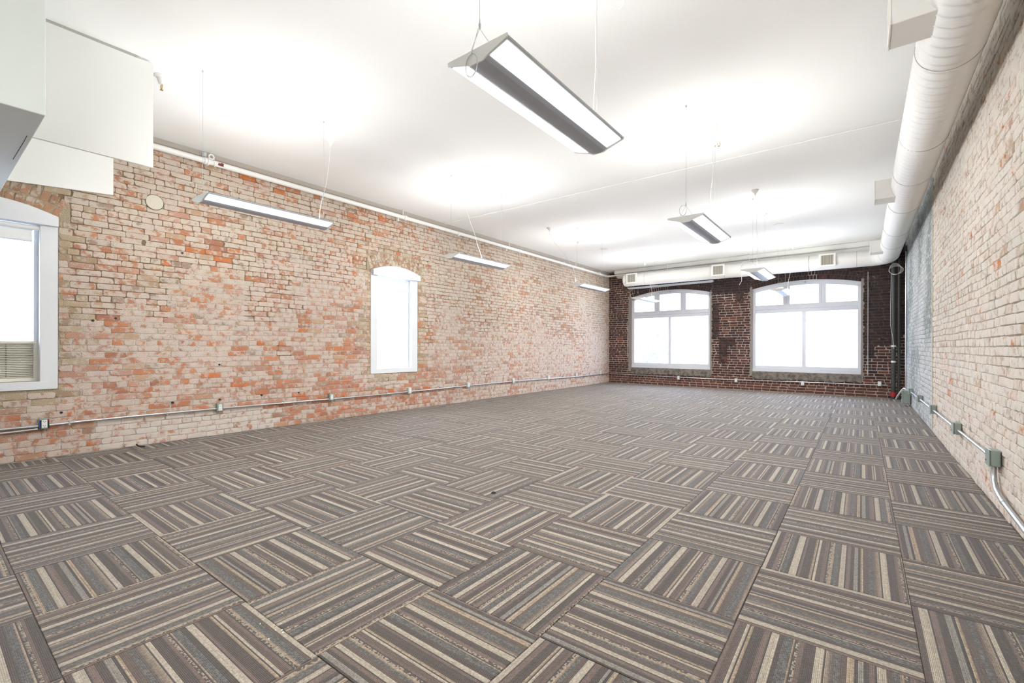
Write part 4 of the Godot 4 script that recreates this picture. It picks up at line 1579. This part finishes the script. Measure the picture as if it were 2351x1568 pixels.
# ------------------------------------------------------------------ dark pipes in the back right corner
func corner_bits() -> void:
	var t := thing("steel_pipes", "pair of dark green steel pipes standing in the back right corner", "pipe", P(0.60, 0, 13.74))
	for e in [[-0.02, 0.0, 0.042], [0.075, 0.02, 0.028]]:
		var mb := MB.new()
		mb.tube([Vector3(e[0], 0.0, -e[1]), Vector3(e[0], DY - 0.05, -e[1])], e[2], 16)
		put(mb, "pipe", mats["dark_steel"], t)
	for y in [0.86, 1.22]:
		var mb := MB.new()
		mb.lathe([Vector2(0.043, -0.02), Vector2(0.045, -0.02), Vector2(0.045, 0.02), Vector2(0.043, 0.02)], Vector3(-0.02, y, 0), Basis.IDENTITY, 18)
		put(mb, "tape_band", mats["cord_white"], t)
	var mb := MB.new()
	mb.lathe([Vector2(0.0, 0.06), Vector2(0.055, 0.06), Vector2(0.055, 0.16), Vector2(0.0, 0.16)], Vector3(-0.02, 0.0, 0.02), Basis.IDENTITY, 14)
	put(mb, "red_valve", mats["wire_red"], t)
	var c := thing("cable_coil", "coil of white cable hung high on the dark corner pipes", "cable", P(0.60, 2.98, 13.66))
	for q in 4:
		mb = MB.new()
		var path := []
		for k in 33:
			var a := k / 32.0 * TAU
			path.append(Vector3(cos(a) * (0.10 + 0.010 * q) + 0.006 * q, sin(a) * (0.13 - 0.014 * q) - 0.01 * q, 0.008 * q + 0.01 * sin(a * 2.0)))
		mb.tube(path, 0.003, 6, false)
		put(mb, "loop", mats["cord_white"], c)
	var h := thing("hanging_cable", "thin white cable hanging down the dark corner pipes", "cable", P(0.535, 0.3, 13.69))
	mb = MB.new()
	mb.tube([Vector3(0, 2.6, 0), Vector3(-0.01, 1.9, 0.0), Vector3(-0.012, 1.4, 0.0), Vector3(0.03, 1.1, 0.02), Vector3(0.05, 0.85, 0.02)], 0.004, 6)
	put(mb, "cable", mats["cord_white"], h)
	var v := thing("conduit", "thin vertical conduit on the right wall beside the back corner", "conduit", P(XR - 0.025, 0, 13.25))
	mb = MB.new()
	mb.tube([Vector3(0, 0.30, 0), Vector3(0, 3.3, 0)], 0.0125, 10)
	put(mb, "tube", mats["galvanised"], v)
	mb = MB.new()
	mb.box(Vector3(0, 3.36, 0), Vector3(0.05, 0.12, 0.09), 0.004)
	put(mb, "top_box", mats["dark_steel"], v)
	var w := thing("flexible_conduit", "white flexible conduit curving from the big electrical box to the pipes", "conduit", P(0.70, 0.02, 12.9))
	mb = MB.new()
	mb.tube([Vector3(0.02, 0.31, 0.52), Vector3(0.0, 0.31, 0.25), Vector3(-0.04, 0.22, 0.05), Vector3(-0.08, 0.10, -0.2), Vector3(-0.09, 0.02, -0.45)], 0.016, 10)
	put(mb, "hose", mats["cord_white"], w)

# ------------------------------------------------------------------ specks on the carpet
func floor_bits() -> void:
	var s := thing("black_scrap", "tiny black scrap lying on the carpet in mid room", "scrap", P(-2.36, 0.0, 2.86))
	var mb := MB.new()
	mb.lathe([Vector2(0.0, 0.012), Vector2(0.012, 0.011), Vector2(0.02, 0.004), Vector2(0.022, 0.0)], Vector3.ZERO, Basis.IDENTITY, 9)
	put(mb, "lump", mats["black_rubber"], s)
	var c := thing("cable_stub", "short black cable stub poking up at the foot of the left wall", "cable", P(-6.70, 0.0, 1.62))
	mb = MB.new()
	mb.tube([Vector3(0.0, 0.045, 0.015), Vector3(0.008, 0.025, -0.0), Vector3(0.02, 0.010, -0.03), Vector3(0.03, 0.008, -0.06)], 0.008, 7)
	put(mb, "stub", mats["black_rubber"], c)
	var l := thing("paper_crumbs", "little white crumbs scattered on the carpet, front left", "crumbs", P(-1.95, 0.0, 0.93))
	for k in 9:
		mb = MB.new()
		mb.box(Vector3(rng.randf_range(-0.10, 0.10), 0.0025, rng.randf_range(-0.07, 0.07)), Vector3(rng.randf_range(0.003, 0.010), 0.003, rng.randf_range(0.003, 0.006)), 0.001, Basis(Vector3.UP, rng.randf() * PI))
		put(mb, "crumb", mats["chip_white"], l)

# ------------------------------------------------------------------ outdoors, seen through the panes
func outside() -> void:
	var g := MeshInstance3D.new()
	g.name = "ground"
	g.set_meta("kind", "structure")
	var mb := MB.new()
	mb.box(Vector3(0, -4.35, 0), Vector3(400, 0.5, 400), 0.0)
	g.mesh = mb.mesh(mats["pavement"])
	add_child(g)
	tree("leafy green tree outside, behind the left arched window", -10.3, 27.0, 2.6, 3.0, 0.3, 4)
	tree("low leafy tree outside, behind the right pane of the left arched window", -7.6, 29.0, 1.3, 1.6, -0.9, 8)

func tree(label: String, x: float, d: float, rw: float, rh: float, cy: float, seed_: int) -> void:
	var r := RandomNumberGenerator.new()
	r.seed = seed_
	var t := thing("leafy_tree", label, "tree", P(x, -4.1, d), "trees outside the back windows")
	var mb := MB.new()
	mb.tube([Vector3.ZERO, Vector3(0.1, 2.0, 0.05), Vector3(0.0, 4.1 + cy, 0)], 0.14, 9)
	put(mb, "trunk", mats["bark"], t)
	mb = MB.new()
	for k in 1600:
		var v := Vector3(r.randfn(), r.randfn(), r.randfn()).normalized() * pow(r.randf(), 0.5)
		if n_mid.get_noise_3dv(v * 1.6 + Vector3(seed_, 0, 0)) < -0.08: continue
		var ce := Vector3(v.x * rw, 4.1 + cy + v.y * rh, v.z * rw)
		var b := Basis.from_euler(Vector3(r.randf() * TAU, r.randf() * TAU, r.randf() * TAU)).scaled(Vector3.ONE * r.randf_range(0.08, 0.17))
		var m0 := ce - b.x
		var m1 := ce + b.x
		mb.tri(m0, ce - b.y * 0.5 + b.z * 0.1, m1)
		mb.tri(m0, m1, ce + b.y * 0.5 + b.z * 0.1)
	var cr := put(mb, "crown", mats["leaf"], t)
	cr.set_meta("kind", "stuff")
